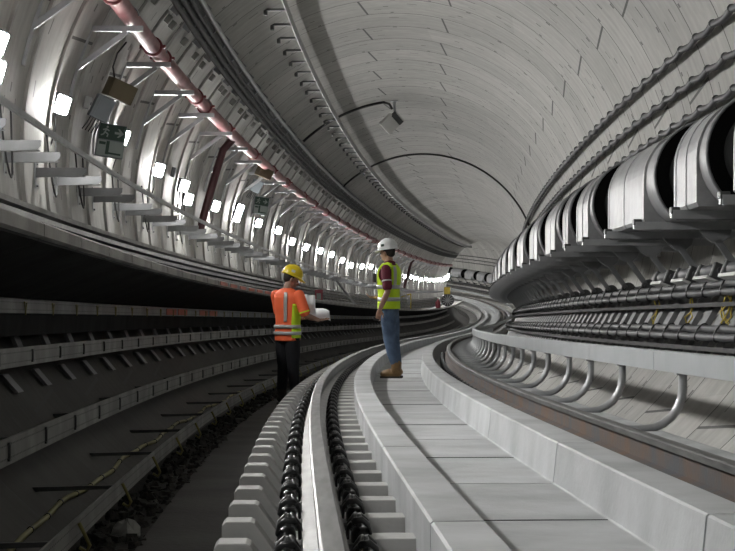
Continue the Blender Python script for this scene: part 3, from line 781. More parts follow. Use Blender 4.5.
# ceiling cable tray
tu, tv = cu(136.9, .10); o0 = W(24, tu, tv)
t = thing('ceiling_cable_tray', 'dark cable tray with three conduits along the upper left of the vault', 'cable tray', Matrix.Translation(o0))
def arcpt(th, off): return cu(th, off)
for th in (134.6, 136.6, 138.0, 139.6):
    mb = MB(); mb.stube(6., 126., *cu(th, .15), .036 if th != 136.6 else .025, 1., 8); mb.v = [x - o0 for x in mb.v]; mb.obj('conduit', 'greycable' if th > 136 else 'steel', t)
a, b = cu(134.2, .10), cu(140, .10); c, d_ = cu(140, .085), cu(134.2, .085)
mb = MB(); mb.sweep([a, b, c, d_], 6., 126., 1.); mb.v = [x - o0 for x in mb.v]; mb.obj('tray_base', 'darksteel', t)
cp = None
for k in range(90):
    s = 16 + 1.265 * k
    if s > 122: break
    F = Matrix.Translation(-o0) @ wframe(s, 137, 0)
    if cp is None: c = MB(); c.box((.06, 0, 0), (.12, .05, .42)); cp = c.obj('hanger', 'steel', t); cp.matrix_local = F
    else: q = cp.copy(); COL.objects.link(q); q.parent = t; q.matrix_local = F
p0 = None
for k in range(95):
    s = 14 + .6325 * k + (.2 if k % 2 else 0)
    F = wframe(s, 142.2, 0)
    if p0 is None:
        mb = MB(); mb.box((.035, 0, 0), (.07, .09, .10), bev=.008); p0 = mb.obj('clip_block', 'tray', origin=(0, 0, 0)); p0.matrix_world = F; tag(p0, 'small square clip block on the vault beside the dark cable tray', 'clip block', 'clip blocks beside the ceiling tray')
    elif (k * 7) % 5 > 1: o = p0.copy(); COL.objects.link(o); o.matrix_world = F
# rack line near the crown
ru_, rv_ = cu(116.9, .20)
o0 = W(30, ru_, rv_); t = thing('ceiling_ledge', 'long narrow steel ledge on short hangers along the crown of the vault', 'support rail', Matrix.Translation(o0))
LU, LV = -.60, 4.31
mb = MB(); mb.sweep([(LU - .006, LV - .12), (LU + .006, LV - .12), (LU + .006, LV + .02), (LU - .006, LV + .02)], 6., 150., .9); mb.v = [x - o0 for x in mb.v]; mb.obj('ledge_plate', 'steel', t)
mb = MB(); mb.sweep([(LU - .06, LV + .02), (LU + .006, LV + .02), (LU + .006, LV + .03), (LU - .06, LV + .03)], 6., 150., .9); mb.v = [x - o0 for x in mb.v]; mb.obj('flange', 'steel', t)
cp = None
for k in range(98):
    s = 24.0 + 1.265 * (k - 6)
    F = Matrix.Translation(-o0) @ frame(s, LU, LV)
    if cp is None:
        xw = wu(LV - .02) - LU
        c = MB(); c.box((xw / 2, 0, .0), (-xw, .07, .03)); c.box((xw + .03, 0, -.045), (.05, .10, .07)); cp = c.obj('hanger', 'darksteel', t); cp.matrix_local = F
    else: q = cp.copy(); COL.objects.link(q); q.parent = t; q.matrix_local = F
# cable arcs over the crown
mb = MB(); mb.tube([W(39.6, *cu(th, .03)) for th in [133 - 1.5 * q for q in range(24)]] + [W(39.6, *cu(96.5, .08)), W(39.6, *cu(95.6, .2))], .03, 6)
tag(mb.obj('lamp_cable', 'cable'), 'black cable arching over the vault from the tray to the floodlight', 'cable')
mb = MB(); mb.tube([W(52.3, *cu(th, .03)) for th in [136 - 3 * q for q in range(42)]], .03, 6)
tag(mb.obj('crown_cable', 'cable'), 'thin black cable arching right across the vault beyond the floodlight', 'cable')
# crown floodlight
t = thing('floodlight', 'unlit square floodlight hanging from the crown of the vault', 'floodlight', frame(39.8, *cu(94.6, 0)))
mb = MB(); mb.tube([(0, 0, 0), (.02, 0, -.40)], .03, 8); mb.box((0, 0, -.01), (.16, .16, .02)); mb.obj('stem', 'steel', t)
rot = Matrix.Rotation(-.75, 3, 'Y') @ Matrix.Rotation(.5, 3, 'X')
mb = MB(); mb.box((-.10, 0, -.50), (.34, .12, .34), rot, bev=.015); mb.obj('housing', 'white', t)
mb = MB(); mb.box(Vector((-.10, 0, -.50)) + rot @ Vector((.20, -.02, -.02)), (.13, .10, .30), rot, bev=.01); mb.obj('driver_box', 'darksteel', t)
mb = MB(); mb.box(Vector((-.10, 0, -.50)) + rot @ Vector((.27, -.05, -.02)), (.03, .12, .24), rot); mb.obj('bracket_clip', 'white', t)
# ------------------------------------------------------------------ wall lamps
def wlamp():
    t = thing('wall_lamp', '', 'lamp', None, 'lit LED lamps on the left wall')
    mb = MB(); mb.box((.06, 0, 0), (.07, .26, .21), bev=.01); mb.box((.02, 0, 0), (.05, .06, .06)); mb.obj('housing', 'darksteel', t)
    mb = MB(); mb.box((.100, 0, 0), (.02, .215, .165), bev=.008); q = mb.obj('diffuser', 'lamp', t); q['label'] = 'glowing white diffuser'
    mb = MB(); mb.tube([(.05, .0, -.10), (.08, .05, -.25), (.04, .12, -.45), (.02, .2, -.62)], .007, 5); mb.obj('lead', 'cable', t)
    return t
LP = [(-12.6, 169), (-9.0, 169.5), (-5.4, 169), (-1.8, 169), (1.8, 169), (5.4, 169), (9.2, 169), (12.0, 168.0), (14.0, 168.3), (14.1, 172.0), (17.34, 169.8), (21.45, 167.8), (24.9, 169.7), (27.7, 169.9), (28.4, 172.7), (31.95, 170.6), (35.55, 167.5), (35.35, 170.6), (39.2, 169), (43.36, 168), (46.9, 170), (50.65, 169.9), (54.7, 169), (58.3, 168.5), (62.0, 169.6), (65.4, 171), (69.5, 169.5), (73.1, 168)]
s = 76.6
while s < 200: LP.append((s, 168 + 3 * rnd())); s += 3.6
p0 = None
LL = {14.0: 'lit lamp at the left picture edge, upper of the pair', 14.1: 'lit lamp at the left picture edge, lower of the pair', 17.34: 'largest lit square lamp on the upper left wall, left of the exit sign', 21.45: 'small lit lamp just right of the exit sign', 24.9: 'lit square lamp between exit sign and dark red riser', 28.4: 'lit lamp left of the dark red riser, lower one', 27.7: 'lit lamp left of the dark red riser, upper one', 31.95: 'lit round-looking lamp just right of the dark red riser'}
for s, th in LP:
    F = wframe(s, th, 0) @ Matrix.Rotation(-.38, 4, 'Z') @ Matrix.Rotation(.16, 4, 'Y')
    lab = LL.get(s, 'small bright lamp in the receding row on the left wall')
    if p0 is None: p0 = wlamp(); p0.matrix_world = F; p0['label'] = lab
    else: dup(p0, F, lab)
# ------------------------------------------------------------------ boxes and exit signs
def signface(mb, w, h, x):
    pass
def exitset(s, th, gs, bs, lab, far):
    F = wframe(s, th, 0)
    t = thing('exit_sign', lab[0], 'exit sign', frame(s, *cu(th, .26)) @ Matrix.Rotation(.15, 4, 'Y') @ Matrix.Rotation(.25, 4, 'Z'))
    w, h = .30, .36
    # faces -Y (towards the camera)
    mb = MB(); mb.box((0, .05, 0), (w, .10, h), bev=.006); mb.obj('case', 'greybox', t)
    mb = MB(); mb.box((0, -.004, h * .25), (w * .94, .006, h * .46)); mb.obj('green_panel', 'green', t)
    mb = MB(); mb.box((0, -.004, -h * .24), (w * .94, .006, h * .46)); mb.obj('pale_panel', 'signwhite', t)
    mb = MB(); y = -.010; cx, cy = .075, h * .25
    mb.prism([(cx - .05, cy - .012), (cx + .005, cy - .012), (cx - .02, cy - .045), (cx + .0, cy - .045), (cx + .05, cy), (cx, cy + .045), (cx - .02, cy + .045), (cx + .005, cy + .012), (cx - .05, cy + .012)], y, y + .004); mb.obj('arrow', 'signwhite', t)
    mb = MB(); px = -.07
    mb.lathe([(.012, y), (.012, y + .004)], 10, 'y', (px + .01, 0, cy + .052))
    for a, b in (((px + .005, cy + .035), (px - .01, cy - .005)), ((px, cy + .03), (px + .035, cy + .012)), ((px, cy + .03), (px - .035, cy + .015)), ((px - .01, cy - .005), (px + .025, cy - .022)), ((px + .025, cy - .022), (px + .018, cy - .055)), ((px - .01, cy - .005), (px - .022, cy - .03)), ((px - .022, cy - .03), (px - .05, cy - .045))):
        mb.bar((a[0], y + .002, a[1]), (b[0], y + .002, b[1]), .010, .014)
    mb.obj('running_figure', 'signwhite', t)
    mb = MB(); mb.box((-.03, y, -h * .22), (.035, .005, h * .40)); mb.box((-.09, y, -h * .1), (.07, .005, .03)); mb.box((.05, y, -h * .38), (.14, .005, .02)); mb.obj('green_symbol', 'green', t)
    mb = MB(); mb.tube([(-.16, .08, -.17), (-.18, .1, 0), (-.17, .08, .17)], .012, 6); mb.obj('side_conduit', 'steel', t)
    # grey enclosure
    F2 = frame(gs[0], *cu(gs[1], .22)) @ Matrix.Rotation(.45, 4, 'Y') @ Matrix.Rotation(.3, 4, 'Z')
    t = thing('control_box', lab[1], 'control box', F2)
    mb = MB(); mb.box((0, .05, 0), (.20, .16, .25), bev=.008); mb.obj('case', 'greybox', t)
    mb = MB(); mb.box((.02, -.035, 0), (.15, .012, .24)); mb.obj('cover', 'greybox', t)
    mb = MB()
    for q in range(5): mb.tube([(-.07 + .03 * q, .02, -.12), (-.075 + .03 * q, .02, -.2), (-.09 + .035 * q, .05, -.28)], .006, 5)
    mb.obj('cable_gland', 'rubber', t)
    t = thing('junction_box', lab[2], 'junction box', frame(bs[0], *cu(bs[1], .33)) @ Matrix.Rotation(.42, 4, 'Y') @ Matrix.Rotation(.5, 4, 'Z'))
    mb = MB(); mb.box((0, .05, 0), (.28, .22, .20), bev=.006); mb.obj('case', 'brownbox', t)
    mb = MB(); mb.box((0, -.065, 0), (.26, .01, .18)); mb.obj('lid', 'brownbox', t)
    mb = MB(); mb.tube([(-.10, .08, .1), (-.16, .1, .2), (-.17, .12, .35), (-.12, .15, .5)], .01, 6); mb.obj('lead', 'cable', t)
exitset(19.54, 171.8, (18.82, 166.9), (19.03, 162.4), ('green exit sign with white arrow and running figure, nearer one on the upper left', 'grey control box just above the nearer exit sign', 'brown junction box under the red pipe, above the grey control box'), 0)
exitset(37.4, 163.5, (35.95, 158.0), (35.4, 152.5), ('small distant exit sign above the yellow-helmeted man', 'small dark control box above the distant exit sign', 'small dark junction box at the top above the distant exit sign'), 1)
t = thing('socket_box', 'small white socket box left of the grey control box', 'socket box', wframe(19.0, 166.3, 0))
mb = MB(); mb.box((.03, 0, 0), (.06, .10, .13), bev=.006); mb.obj('case', 'white', t)
mb = MB(); mb.box((.062, 0, .0), (.006, .03, .03)); mb.obj('switch', 'darksteel', t)
t = thing('socket_box', 'small grey socket box right of the third lamp on the left wall', 'socket box', wframe(26.7, 168.0, 0))
mb = MB(); mb.box((.03, 0, 0), (.06, .14, .14), bev=.006); mb.obj('case', 'greybox', t)
# red label by the walkway, leaning plank, far works
t = thing('warning_sign', 'small red and white notice standing on the left walkway between the two men', 'sign', frame(49.97, -1.95, .66))
mb = MB(); mb.box((0, 0, 0), (.22, .02, .34)); mb.obj('board', 'red', t)
mb = MB(); mb.box((0, -.012, -.01), (.12, .006, .16)); mb.obj('notice', 'signwhite', t)
mb = MB(); mb.bar(W(58.3, -2.25, 1.33), W(60.2, -1.72, .47), .09, .03)
tag(mb.obj('plank', 'steel'), 'grey plank leaning against the left wall between the two men', 'plank')
# hose reel frame next to the man in lime
F = frame(86., -2.0, .43); t = thing('reel_stand', 'yellow framed reel standing on the walkway behind the lime vest', 'reel', F)
mb = MB(); 
for a, b in (((-.3, 0, 0), (.3, 0, 0)), ((-.3, 0, 0), (-.3, 0, .55)), ((.3, 0, 0), (.3, 0, .75)), ((.3, 0, .75), (-.3, 0, .55)), ((-.3, .4, 0), (.3, .4, 0)), ((.3, 0, 0), (.3, .4, 0)), ((-.3, 0, 0), (-.3, .4, 0))): mb.bar(a, b, .05, .05)
mb.obj('frame', 'yellowcord', t)
mb = MB(); pts = [(.27 * math.cos(a), -.03, .42 + .27 * math.sin(a)) for a in [2 * PI * q / 16 for q in range(17)]]; mb.tube(pts, .03, 6); pts = [(.18 * math.cos(a), -.03, .42 + .18 * math.sin(a)) for a in [2 * PI * q / 16 for q in range(17)]]; mb.tube(pts, .03, 6); mb.obj('hose_coil', 'steel', t)
t = thing('cable_drum', 'dark cable drum with spokes at the far end of the left walkway', 'cable drum', frame(112., -1.45, .44))
mb = MB(); mb.lathe([(.38, -.2), (.38, -.15), (.27, -.15), (.27, .15), (.38, .15), (.38, .2)], 18, 'y', (0, 0, .38)); mb.obj('drum', 'darksteel', t)
mb = MB()
for q in range(6): a = PI * q / 6; mb.bar((-.36 * math.cos(a), -.22, .38 - .36 * math.sin(a)), (.36 * math.cos(a), -.22, .38 + .36 * math.sin(a)), .03, .05)
mb.obj('spoke', 'steel', t)['label'] = 'pale spokes'
t = thing('work_lamp_box', 'orange machine box standing behind the distant cable drum', 'machine', frame(114.5, -1.62, .44))
mb = MB(); mb.box((0, 0, .95), (.38, .35, .45), bev=.03); mb.obj('housing', 'yellowcord', t)
mb = MB()
for x in (-.2, .2):
    for y in (-.15, .15): mb.bar((x, y, 0), (x * .8, y * .8, .75), .04, .04)
mb.obj('stand', 'darksteel', t)
t = thing('bottle', 'small pink bottle on the far end of the left walkway', 'bottle', frame(104., -1.55, .43))
mb = MB(); mb.lathe([(.02, 0), (.14, .01), (.15, .35), (.06, .45), (.05, .55)], 12); mb.obj('body', 'red', t)
mb = MB(); mb.lathe([(.06, .55), (.06, .62)], 10); mb.obj('cap', 'white', t)


def solid(mb, name, mt, parent, vox=.008, smooth=4):
    me = mb.mesh('tmp', mt); o = bpy.data.objects.new('tmp', me); COL.objects.link(o)
    r = o.modifiers.new('r', 'REMESH'); r.mode = 'VOXEL'; r.voxel_size = vox; r.use_smooth_shade = True
    if smooth: q = o.modifiers.new('s', 'SMOOTH'); q.iterations = smooth; q.factor = .5
    dg = bpy.context.evaluated_depsgraph_get(); m2 = bpy.data.meshes.new_from_object(o.evaluated_get(dg)); bpy.data.objects.remove(o)
    for p in m2.polygons: p.use_smooth = True
    m2.name = name; o2 = bpy.data.objects.new(name, m2); COL.objects.link(o2); o2.parent = parent; return o2
def ell(mb, c, r, M_=None, n=14, m=9):
    vs = []; fs = []; c = Vector(c)
    for i in range(m + 1):
        t = PI * (i + .001) / (m + .002)
        for k in range(n):
            a = 2 * PI * k / n; q = Vector((r[0] * math.sin(t) * math.cos(a), r[1] * math.sin(t) * math.sin(a), r[2] * math.cos(t)))
            vs.append(c + (M_ @ q if M_ else q))
    for i in range(m):
        for k in range(n): fs.append((i * n + k, i * n + (k + 1) % n, (i + 1) * n + (k + 1) % n, (i + 1) * n + k))
    fs.append(list(range(n))[::-1]); fs.append(list(range(m * n, m * n + n)))
    mb.add(vs, fs, True)
def limb(mb, pts, rs, n=12):
    P_ = [Vector(p) for p in pts]; Q = []; R_ = []
    for i in range(len(P_) - 1):
        for k in range(4):
            f = k / 4; Q.append(P_[i].lerp(P_[i + 1], f)); R_.append(rs[i] + (rs[i + 1] - rs[i]) * f)
    Q.append(P_[-1]); R_.append(rs[-1]); mb.tube(Q, R_, n)
    for p, r in zip(P_, rs): ell(mb, p, (r, r, r), n=10, m=6)
def loft(mb, secs, n=24, e=2.3):
    rings = []
    for z, cx, rx, ry in secs:
        for k in range(n):
            a = 2 * PI * k / n; c_, s_ = math.cos(a), math.sin(a)
            rings.append((cx + rx * math.copysign(abs(c_) ** (2 / e), c_), ry * math.copysign(abs(s_) ** (2 / e), s_), z))
    fs = []
    for i in range(len(secs) - 1):
        for k in range(n): fs.append((i * n + k, i * n + (k + 1) % n, (i + 1) * n + (k + 1) % n, (i + 1) * n + k))
    fs.append(list(range(n))[::-1]); fs.append(list(range((len(secs) - 1) * n, len(secs) * n)))
    mb.add(rings, fs, True)
TS = [(.86, 0, .115, .165), (.95, 0, .115, .168), (1.06, .0, .108, .158), (1.18, .005, .115, .168), (1.30, .005, .125, .185), (1.38, .0, .120, .190), (1.43, -.005, .10, .175), (1.47, -.01, .075, .12), (1.50, -.01, .06, .07)]
def tp(z, d=0.):
    for i in range(len(TS) - 1):
        if TS[i][0] <= z <= TS[i + 1][0]:
            f = (z - TS[i][0]) / (TS[i + 1][0] - TS[i][0]); a, b = TS[i], TS[i + 1]
            return (a[1] + (b[1] - a[1]) * f, a[2] + (b[2] - a[2]) * f + d, a[3] + (b[3] - a[3]) * f + d)
    q = TS[0] if z < TS[0][0] else TS[-1]; return (q[1], q[2] + d, q[3] + d)
def surf(z, a, d):
    cx, rx, ry = tp(z, d); e = 2.3; c_, s_ = math.cos(a), math.sin(a)
    return Vector((cx + rx * math.copysign(abs(c_) ** (2 / e), c_), ry * math.copysign(abs(s_) ** (2 / e), s_), z))
def patch(z0, z1, a0, a1, d, th=.008, nz=10, na=14, af=None):
    mb = MB(); vs = []; 
    for dd in (d + th, d):
        for i in range(nz + 1):
            for k in range(na + 1):
                z = z0 + (z1 - z0) * i / nz
                A0, A1 = af(z) if af else (a0, a1)
                vs.append(surf(z, A0 + (A1 - A0) * k / na, dd))
    n1 = (nz + 1) * (na + 1); fs = []; w_ = na + 1
    for i in range(nz):
        for k in range(na):
            q = i * w_ + k; fs.append((q, q + 1, q + w_ + 1, q + w_)); fs.append((n1 + q, n1 + q + w_, n1 + q + w_ + 1, n1 + q + 1))
    for i in range(nz):
        for k in (0, na): q = i * w_ + k; fs.append((q, q + w_, n1 + q + w_, n1 + q))
    for k in range(na):
        for i in (0, nz): q = i * w_ + k; fs.append((q, q + 1, n1 + q + 1, n1 + q))
    mb.add(vs, fs, True); return mb
def hand(mb, wr, d, pn, side, curl):
    """wr wrist, d pointing direction, pn palm normal, side towards the thumb"""
    wr = Vector(wr); d = Vector(d).normalized(); pn = Vector(pn).normalized(); sd = d.cross(pn).normalized() * side
    Mx = Matrix((d, sd, pn)).transposed()
    ell(mb, wr + d * .045, (.055, .04, .018), Mx, 10, 7)
    for k, (off, L) in enumerate(((.030, .072), (.011, .082), (-.009, .076), (-.028, .060))):
        p = wr + d * .075 + sd * off; pts = [p]; ang = 0
        for q in range(3):
            ang += curl; L_ = L * (.45, .32, .25)[q]; p = p + (d * math.cos(ang) + pn * math.sin(ang)) * L_; pts.append(p)
        limb(mb, pts, [.0100, .0095, .009, .0075], 8)
    p = wr + d * .02 + sd * .03; limb(mb, [p, p + (sd * .7 + d * .7 + pn * .2) * .035, p + (sd * .55 + d * 1.3 + pn * .45) * .055], [.013, .011, .009], 8)
def person(label, mtx, arms, hy, hp, feet, scale=1.):
    t = thing('person', label, 'person', mtx @ Matrix.Scale(scale, 4))
    HM = Matrix.Translation((0.0, 0, 1.52)) @ Matrix.Rotation(hy, 4, 'Z') @ Matrix.Rotation(hp, 4, 'Y')
    h3 = HM.to_3x3(); H = lambda x, y, z: HM @ Vector((x, y, z))
    mb = MB(); limb(mb, [(-.015, 0, 1.42), (-.005, 0, 1.50), H(.0, 0, .07)], [.062, .056, .055])
    ell(mb, H(.005, 0, .135), (.098, .076, .108), h3); ell(mb, H(.03, 0, .06), (.066, .055, .062), h3); ell(mb, H(.055, 0, .025), (.03, .03, .024), h3)
    limb(mb, [H(.092, 0, .115), H(.118, 0, .078)], [.010, .014]); ell(mb, H(.100, 0, .073), (.012, .018, .009), h3)
    ell(mb, H(.093, 0, .045), (.012, .024, .007), h3); ell(mb, H(.092, 0, .034), (.012, .02, .007), h3)
    for y in (-1, 1):
        ell(mb, H(.0, .078 * y, .095), (.018, .010, .032), h3); ell(mb, H(.085, .033 * y, .125), (.014, .02, .008), h3)
    loft(mb, [(z, cx, rx - .01, ry - .01) for z, cx, rx, ry in TS])
    for (sh, el, wr, d, pn, sd, curl) in arms:
        limb(mb, [sh, Vector(sh).lerp(Vector(el), .5), el, Vector(el).lerp(Vector(wr), .35), wr], [.052, .048, .038, .040, .026]); hand(mb, wr, d, pn, sd, curl)
    for y, (hx, kx, ax_, ay) in zip((.09, -.09), feet):
        limb(mb, [(hx, y, .90), (kx, y * .95, .50), (ax_, ay, .10)], [.085, .052, .038])
    solid(mb, 'body', 'skin', t, .0085, 3)
    mb = MB()
    for y in (-1, 1): ell(mb, H(.088, .033 * y, .110), (.010, .014, .009), h3)
    o = mb.obj('eyes', 'hair', t)
    mb = MB(); ell(mb, H(-.012, 0, .130), (.098, .081, .085), h3); ell(mb, H(-.045, 0, .088), (.050, .064, .045), h3); solid(mb, 'hair', 'hair', t, .009, 3)
    return t, H, h3
def helmet(t, H, h3, m_, mark):
    mb = MB(); pr = [(1., 0), (.995, .03), (.95, .065), (.83, .10), (.62, .125), (.35, .14), (.08, .145)]
    n = 28; vs = []
    for dd, o in ((0, 0), (-.008, -.004)):
        for r, z in pr:
            for k in range(n): a = 2 * PI * k / n; vs.append(H((.138 * r + dd) * math.cos(a) - .005, (.112 * r + dd) * math.sin(a), .150 + z + o))
    L = len(pr) * n; fs = []
    for i in range(len(pr) - 1):
        for k in range(n):
            q = i * n + k; q2 = i * n + (k + 1) % n; fs.append((q, q2, q2 + n, q + n)); fs.append((L + q, L + q + n, L + q2 + n, L + q2))
    fs.append([(len(pr) - 1) * n + k for k in range(n)]); fs.append([L + (len(pr) - 1) * n + k for k in range(n)][::-1])
    mb.add(vs, fs, True); mb.obj('shell', m_, t)
    mb = MB(); vs = []
    for r0, z in ((1., .0), (1.0, .012)):
        for k in range(n):
            a = 2 * PI * k / n; f = max(0, math.cos(a)) ** 2
            vs.append(H(.134 * math.cos(a), .108 * math.sin(a), .150 + z)); vs.append(H((.150 + .045 * f) * math.cos(a), (.124 + .01 * f) * math.sin(a), .142 + z - .012 * f))
    L = 2 * n; fs = []
    for k in range(n):
        a, b = 2 * k, 2 * ((k + 1) % n); fs += [(a, b, b + 1, a + 1), (L + a, L + a + 1, L + b + 1, L + b), (a + 1, b + 1, L + b + 1, L + a + 1), (a, L + a, L + b, b)]
    mb.add(vs, fs, True); mb.obj('brim', m_, t)
    mb = MB()
    for y in (-.03, 0, .03): mb.tube([H(-.005 + .128 * math.cos(a), y, .152 + .143 * math.sin(a)) for a in [PI * q / 12 for q in range(1, 12)]], .007, 6)
    mb.obj('ridge', m_, t)
    mb = MB(); mb.box(H(mark[0], mark[1], .205), (.05, .008, .03), h3 @ Matrix.Rotation(mark[3], 3, 'Z')); mb.obj('sticker', mark[2], t)
def boots(t, feet, m_, yaw=(0, 0)):
    for y, (hx, kx, ax_, ay), yw in zip((.09, -.09), feet, yaw):
        mb = MB(); r = Matrix.Rotation(yw, 4, 'Z'); P_ = lambda x, yy, z: Vector((ax_, ay, 0)) + r @ Vector((x, yy, z))
        limb(mb, [P_(0, 0, .20), P_(0, 0, .10)], [.066, .062]); ell(mb, P_(.0, 0, .075), (.085, .052, .06), r.to_3x3()); limb(mb, [P_(-.02, 0, .06), P_(.09, 0, .065), P_(.165, 0, .052)], [.046, .056, .047]); 
        o = solid(mb, 'boot', m_, t, .008, 4)
        mb = MB(); pl = [(.215, 0), (.20, .035), (.12, .050), (.03, .042), (-.06, .040), (-.085, 0), (-.06, -.040), (.03, -.042), (.12, -.050), (.20, -.035)]
        vs = [P_(a, b, 0) for a, b in pl] + [P_(a, b, .028) for a, b in pl]; n = len(pl)
        mb.add(vs, [list(range(n))[::-1], list(range(n, 2 * n))] + [(k, (k + 1) % n, (k + 1) % n + n, k + n) for k in range(n)]); q = mb.obj('sole', 'sole', o)
def trousers(t, feet, m_):
    mb = MB(); loft(mb, [(.80, 0, .10, .165), (.86, 0, .122, .172), (.95, 0, .122, .172), (1.0, 0, .115, .165)])
    for y, (hx, kx, ax_, ay) in zip((.088, -.088), feet):
        limb(mb, [(hx, y, .86), (hx * .5 + kx * .5, y, .70), (kx, y * .95, .50), (kx * .5 + ax_ * .5, (y * .95 + ay) / 2, .32), (ax_, ay, .19)], [.100, .098, .080, .074, .066])
    return solid(mb, 'trousers', m_, t, .009, 4)
# worker in white helmet: his left side faces the camera
S2, U2 = 25.0, .80
feet2 = [(-.01, -.03, -.12, .10), (-.01, -.04, -.08, -.10)]
F2 = frame(S2, U2, CF); F2 = Matrix.Translation(F2.translation) @ Matrix.Rotation(math.radians(164), 4, 'Z')
armsL = ((-.015, .205, 1.41), (-.055, .255, 1.13), (.055, .245, .89), (.25, -.05, -1), (.1, -1, .0), 1, .28)
armsR = ((-.01, -.205, 1.41), (.0, -.25, 1.13), (.20, -.14, 1.04), (1, .5, .1), (0, .3, 1), -1, .35)
t, H, h3 = person('man in white helmet, lime vest and blue jeans standing on the track slab, looking away', F2, [armsL, armsR], math.radians(-18), math.radians(8), feet2, 1.06)
trousers(t, feet2, 'jeans'); boots(t, feet2, 'tan')
mb = MB(); loft(mb, [(z, cx, rx + .006, ry + .006) for z, cx, rx, ry in TS[1:8]] + [(1.505, -.01, .064, .072)])
for (sh, el, *_r) in (armsL, armsR):
    limb(mb, [Vector(sh) + Vector((0, 0, .0)), Vector(sh).lerp(Vector(el), .45), Vector(sh).lerp(Vector(el), .78)], [.066, .064, .066])
solid(mb, 'polo_shirt', 'maroon', t, .009, 3)
mb = MB(); sh, el = Vector(armsL[0]), Vector(armsL[1]); mb.tube([sh.lerp(el, .50), sh.lerp(el, .56)], .069, 14); mb.obj('sleeve_stripe', 'white', t)
mb = MB(); mb.tube([(-.072 + 0.0, .0, 1.50), (-.03, .062, 1.515), (.03, .055, 1.50), (.06, 0, 1.475), (.03, -.055, 1.50), (-.03, -.062, 1.515), (-.072, 0, 1.50)], .016, 7); mb.obj('collar', 'maroon', t)
def vest(t, m_, z0, arm=.62):
    # front and back panels with arm holes, joined at the shoulders
    def af(c, full):
        def g(z):
            if z < 1.20: h = PI / 2
            else: f = min(1, (z - 1.20) / .12); h = PI / 2 - arm * f * (1 if z < 1.42 else 1)
            return (c - h - .02, c + h + .02)
        return g
    mb = patch(z0, 1.465, 0, 0, .016, .010, 26, 26, af(0, 1)); mb.v = mb.v; a = mb.obj('vest_front', m_, t)
    mb = patch(z0, 1.465, 0, 0, .016, .010, 26, 26, af(PI, 1)); b = mb.obj('vest_back', m_, t)
    mb = MB()
    for y in (-1, 1):
        for w0 in (.095, .125, .155):
            mb.tube([surf(1.43, 1.05 * y, .03) * 1, (.04, y * w0, 1.475), (-.01, y * w0, 1.492 - (w0 - .09) * .35), (-.055, y * w0, 1.475), surf(1.43, (PI - 1.05) * y, .03)], .017, 8)
    mb.obj('vest_shoulder', m_, t)
vest(t, 'lime', .90)
for z in (1.00, 1.16):
    patch(z, z + .05, 0, 2 * PI, .028, .004, 2, 40).obj('reflective_band', 'reflect', t)
for a in (PI - .62, PI + .62):
    patch(1.21, 1.45, a - .16, a + .16, .028, .004, 10, 4).obj('shoulder_band', 'reflect', t)
patch(1.21, 1.45, .62 - .16, .62 + .16, .028, .004, 10, 4).obj('shoulder_band', 'reflect', t)
helmet(t, H, h3, 'whelmet', (.0, .112, 'green', 0))
mb = MB(); mb.box(surf(1.30, .55, .045), (.04, .05, .12), bev=.008); mb.tube([surf(1.35, .55, .05), surf(1.35, .55, .05) + Vector((0, .0, .10))], .006, 6); mb.obj('chest_radio', 'rubber', t)
wr = F2 @ Matrix.Scale(1.06, 4) @ Vector((.105, .215, .775))
mb = MB(); mb.box((0, 0, 0), (.09, .035, .05), bev=.008); o = mb.obj('phone', 'rubber', origin=(0, 0, 0)); o.matrix_world = Matrix.Translation(wr) @ Matrix.Rotation(math.radians(164), 4, 'Z')
tag(o, 'small black device held in the left hand of the man in the white helmet', 'device')
# worker in yellow helmet
S1_, U1 = 23.0, -.48
feet1 = [(.0, .01, -.01, .09), (.0, .02, .04, -.10)]
F1 = frame(S1_, U1, -1.09); F1 = Matrix.Translation(F1.translation) @ Matrix.Rotation(math.radians(48), 4, 'Z')
aR = ((.0, -.21, 1.41), (.04, -.285, 1.15), (.235, -.33, 1.09), (.9, -.25, .02), (0, 0, 1), 1, .12)
aL = ((.0, .21, 1.41), (.08, .22, 1.15), (.30, .05, 1.10), (.9, -.5, .05), (0, 0, 1), -1, .12)
t, H, h3 = person('man in yellow helmet and orange hi-vis top beside the track, reading white papers', F1, [aR, aL], math.radians(-34), math.radians(24), feet1, .985)
trousers(t, feet1, 'navy'); boots(t, feet1, 'sole')
mb = MB(); loft(mb, [(.82, 0, .130, .184), (.92, 0, .129, .182)] + [(z, cx, rx + .014, ry + .012) for z, cx, rx, ry in TS[2:8]] + [(1.50, -.01, .066, .074)])
for (sh, el, *_r) in (aR, aL): limb(mb, [sh, Vector(sh).lerp(Vector(el), .45), Vector(sh).lerp(Vector(el), .80)], [.072, .072, .076])
solid(mb, 'work_shirt', 'orange', t, .009, 3)
patch(.86, 1.30, -PI / 2 - .62, -PI / 2 + .75, .018, .006, 16, 14).obj('side_panel', 'lime', t)['label'] = 'lime green side panel'
for z in (.90, .985): patch(z, z + .045, 0, 2 * PI, .026, .003, 2, 44).obj('reflective_band', 'reflect', t)
for a in (PI + .40,): patch(1.07, 1.45, a - .13, a + .13, .022, .004, 14, 4).obj('back_band', 'reflect', t)
mb = MB(); sh, el = Vector(aR[0]), Vector(aR[1]); mb.tube([sh.lerp(el, .80), sh.lerp(el, .86)], .075, 14); mb.obj('sleeve_cuff', 'lime', t)
helmet(t, H, h3, 'yhelmet', (-.03, -.112, 'white', 0))
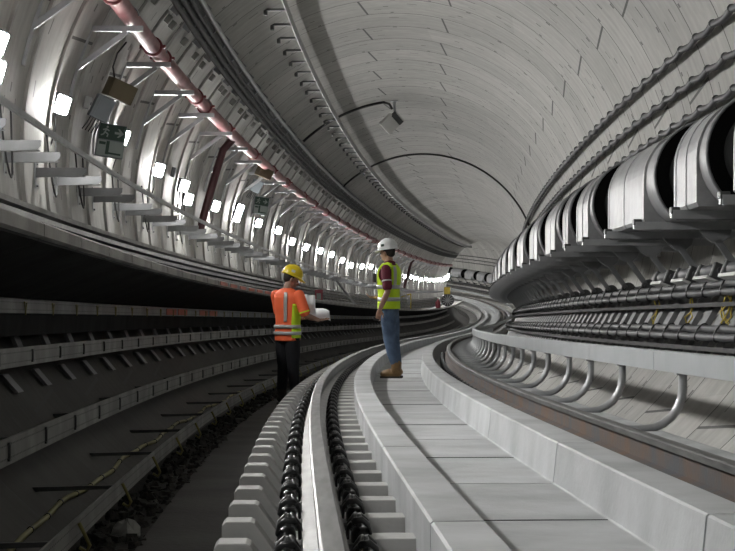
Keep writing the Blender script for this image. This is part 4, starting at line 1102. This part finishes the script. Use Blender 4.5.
# papers
def sheet(name, lab, F, w_, h_, bend):
    mb = MB(); n = 8; vs = []
    for dz in (0, .003):
        for i in range(n + 1):
            for k in (0, 1): x = -w_ / 2 + w_ * i / n; vs.append((x, -h_ / 2 + h_ * k, bend * math.sin(PI * i / n) + dz + .01 * math.sin(3 * PI * i / n)))
    m_ = 2 * (n + 1); fs = []
    for i in range(n): q = 2 * i; fs += [(q, q + 1, q + 3, q + 2), (m_ + q, m_ + q + 2, m_ + q + 3, m_ + q + 1), (q, q + 2, m_ + q + 2, m_ + q), (q + 1, m_ + q + 1, m_ + q + 3, q + 3)]
    fs += [(0, m_, m_ + 1, 1), (2 * n, 2 * n + 1, m_ + 2 * n + 1, m_ + 2 * n)]
    mb.add(vs, fs, True); o = mb.obj(name, 'paper', origin=(0, 0, 0)); o.matrix_world = F; tag(o, lab, 'paper')
sheet('paper_sheet', 'large white drawing sheet lying open across the hands of the man in the yellow helmet', F1 @ Matrix.Translation((.36, -.17, 1.135)) @ Matrix.Rotation(-.75, 4, 'Z') @ Matrix.Rotation(.42, 4, 'X') @ Matrix.Rotation(.10, 4, 'Y'), .34, .30, .03)
sheet('paper_sheet', 'upright white paper page held up beside the orange sleeve', F1 @ Matrix.Translation((.24, -.16, 1.27)) @ Matrix.Rotation(-.75, 4, 'Z') @ Matrix.Rotation(1.25, 4, 'X') @ Matrix.Rotation(.25, 4, 'Y'), .15, .25, .01)

# ------------------------------------------------------------------ camera, light, colour
cam = bpy.data.cameras.new('camera'); co = bpy.data.objects.new('camera', cam); COL.objects.link(co)
co.location = (0, 0, 0); co.rotation_euler = (PI / 2, 0, 0)
cam.sensor_width = 36.; cam.sensor_fit = 'HORIZONTAL'; cam.lens = FPX / 735 * 36.; cam.clip_start = .05; cam.clip_end = 400
SC.camera = co
w = bpy.data.worlds.new('world'); SC.world = w; w.use_nodes = True
w.node_tree.nodes['Background'].inputs[0].default_value = (.8, .85, .9, 1); w.node_tree.nodes['Background'].inputs[1].default_value = .0
M['lamp'].node_tree.nodes['Principled BSDF'].inputs['Emission Strength'].default_value = 620.
vs = SC.view_settings; vs.view_transform = 'Standard'; vs.look = 'None'; vs.gamma = 1; vs.exposure = 0.; vs.use_curve_mapping = False
try:
    SC.cycles.use_denoising = True; SC.cycles.max_bounces = 8; SC.cycles.diffuse_bounces = 5; SC.cycles.sample_clamp_indirect = 6.
    SC.cycles.use_light_tree = True
except Exception: pass
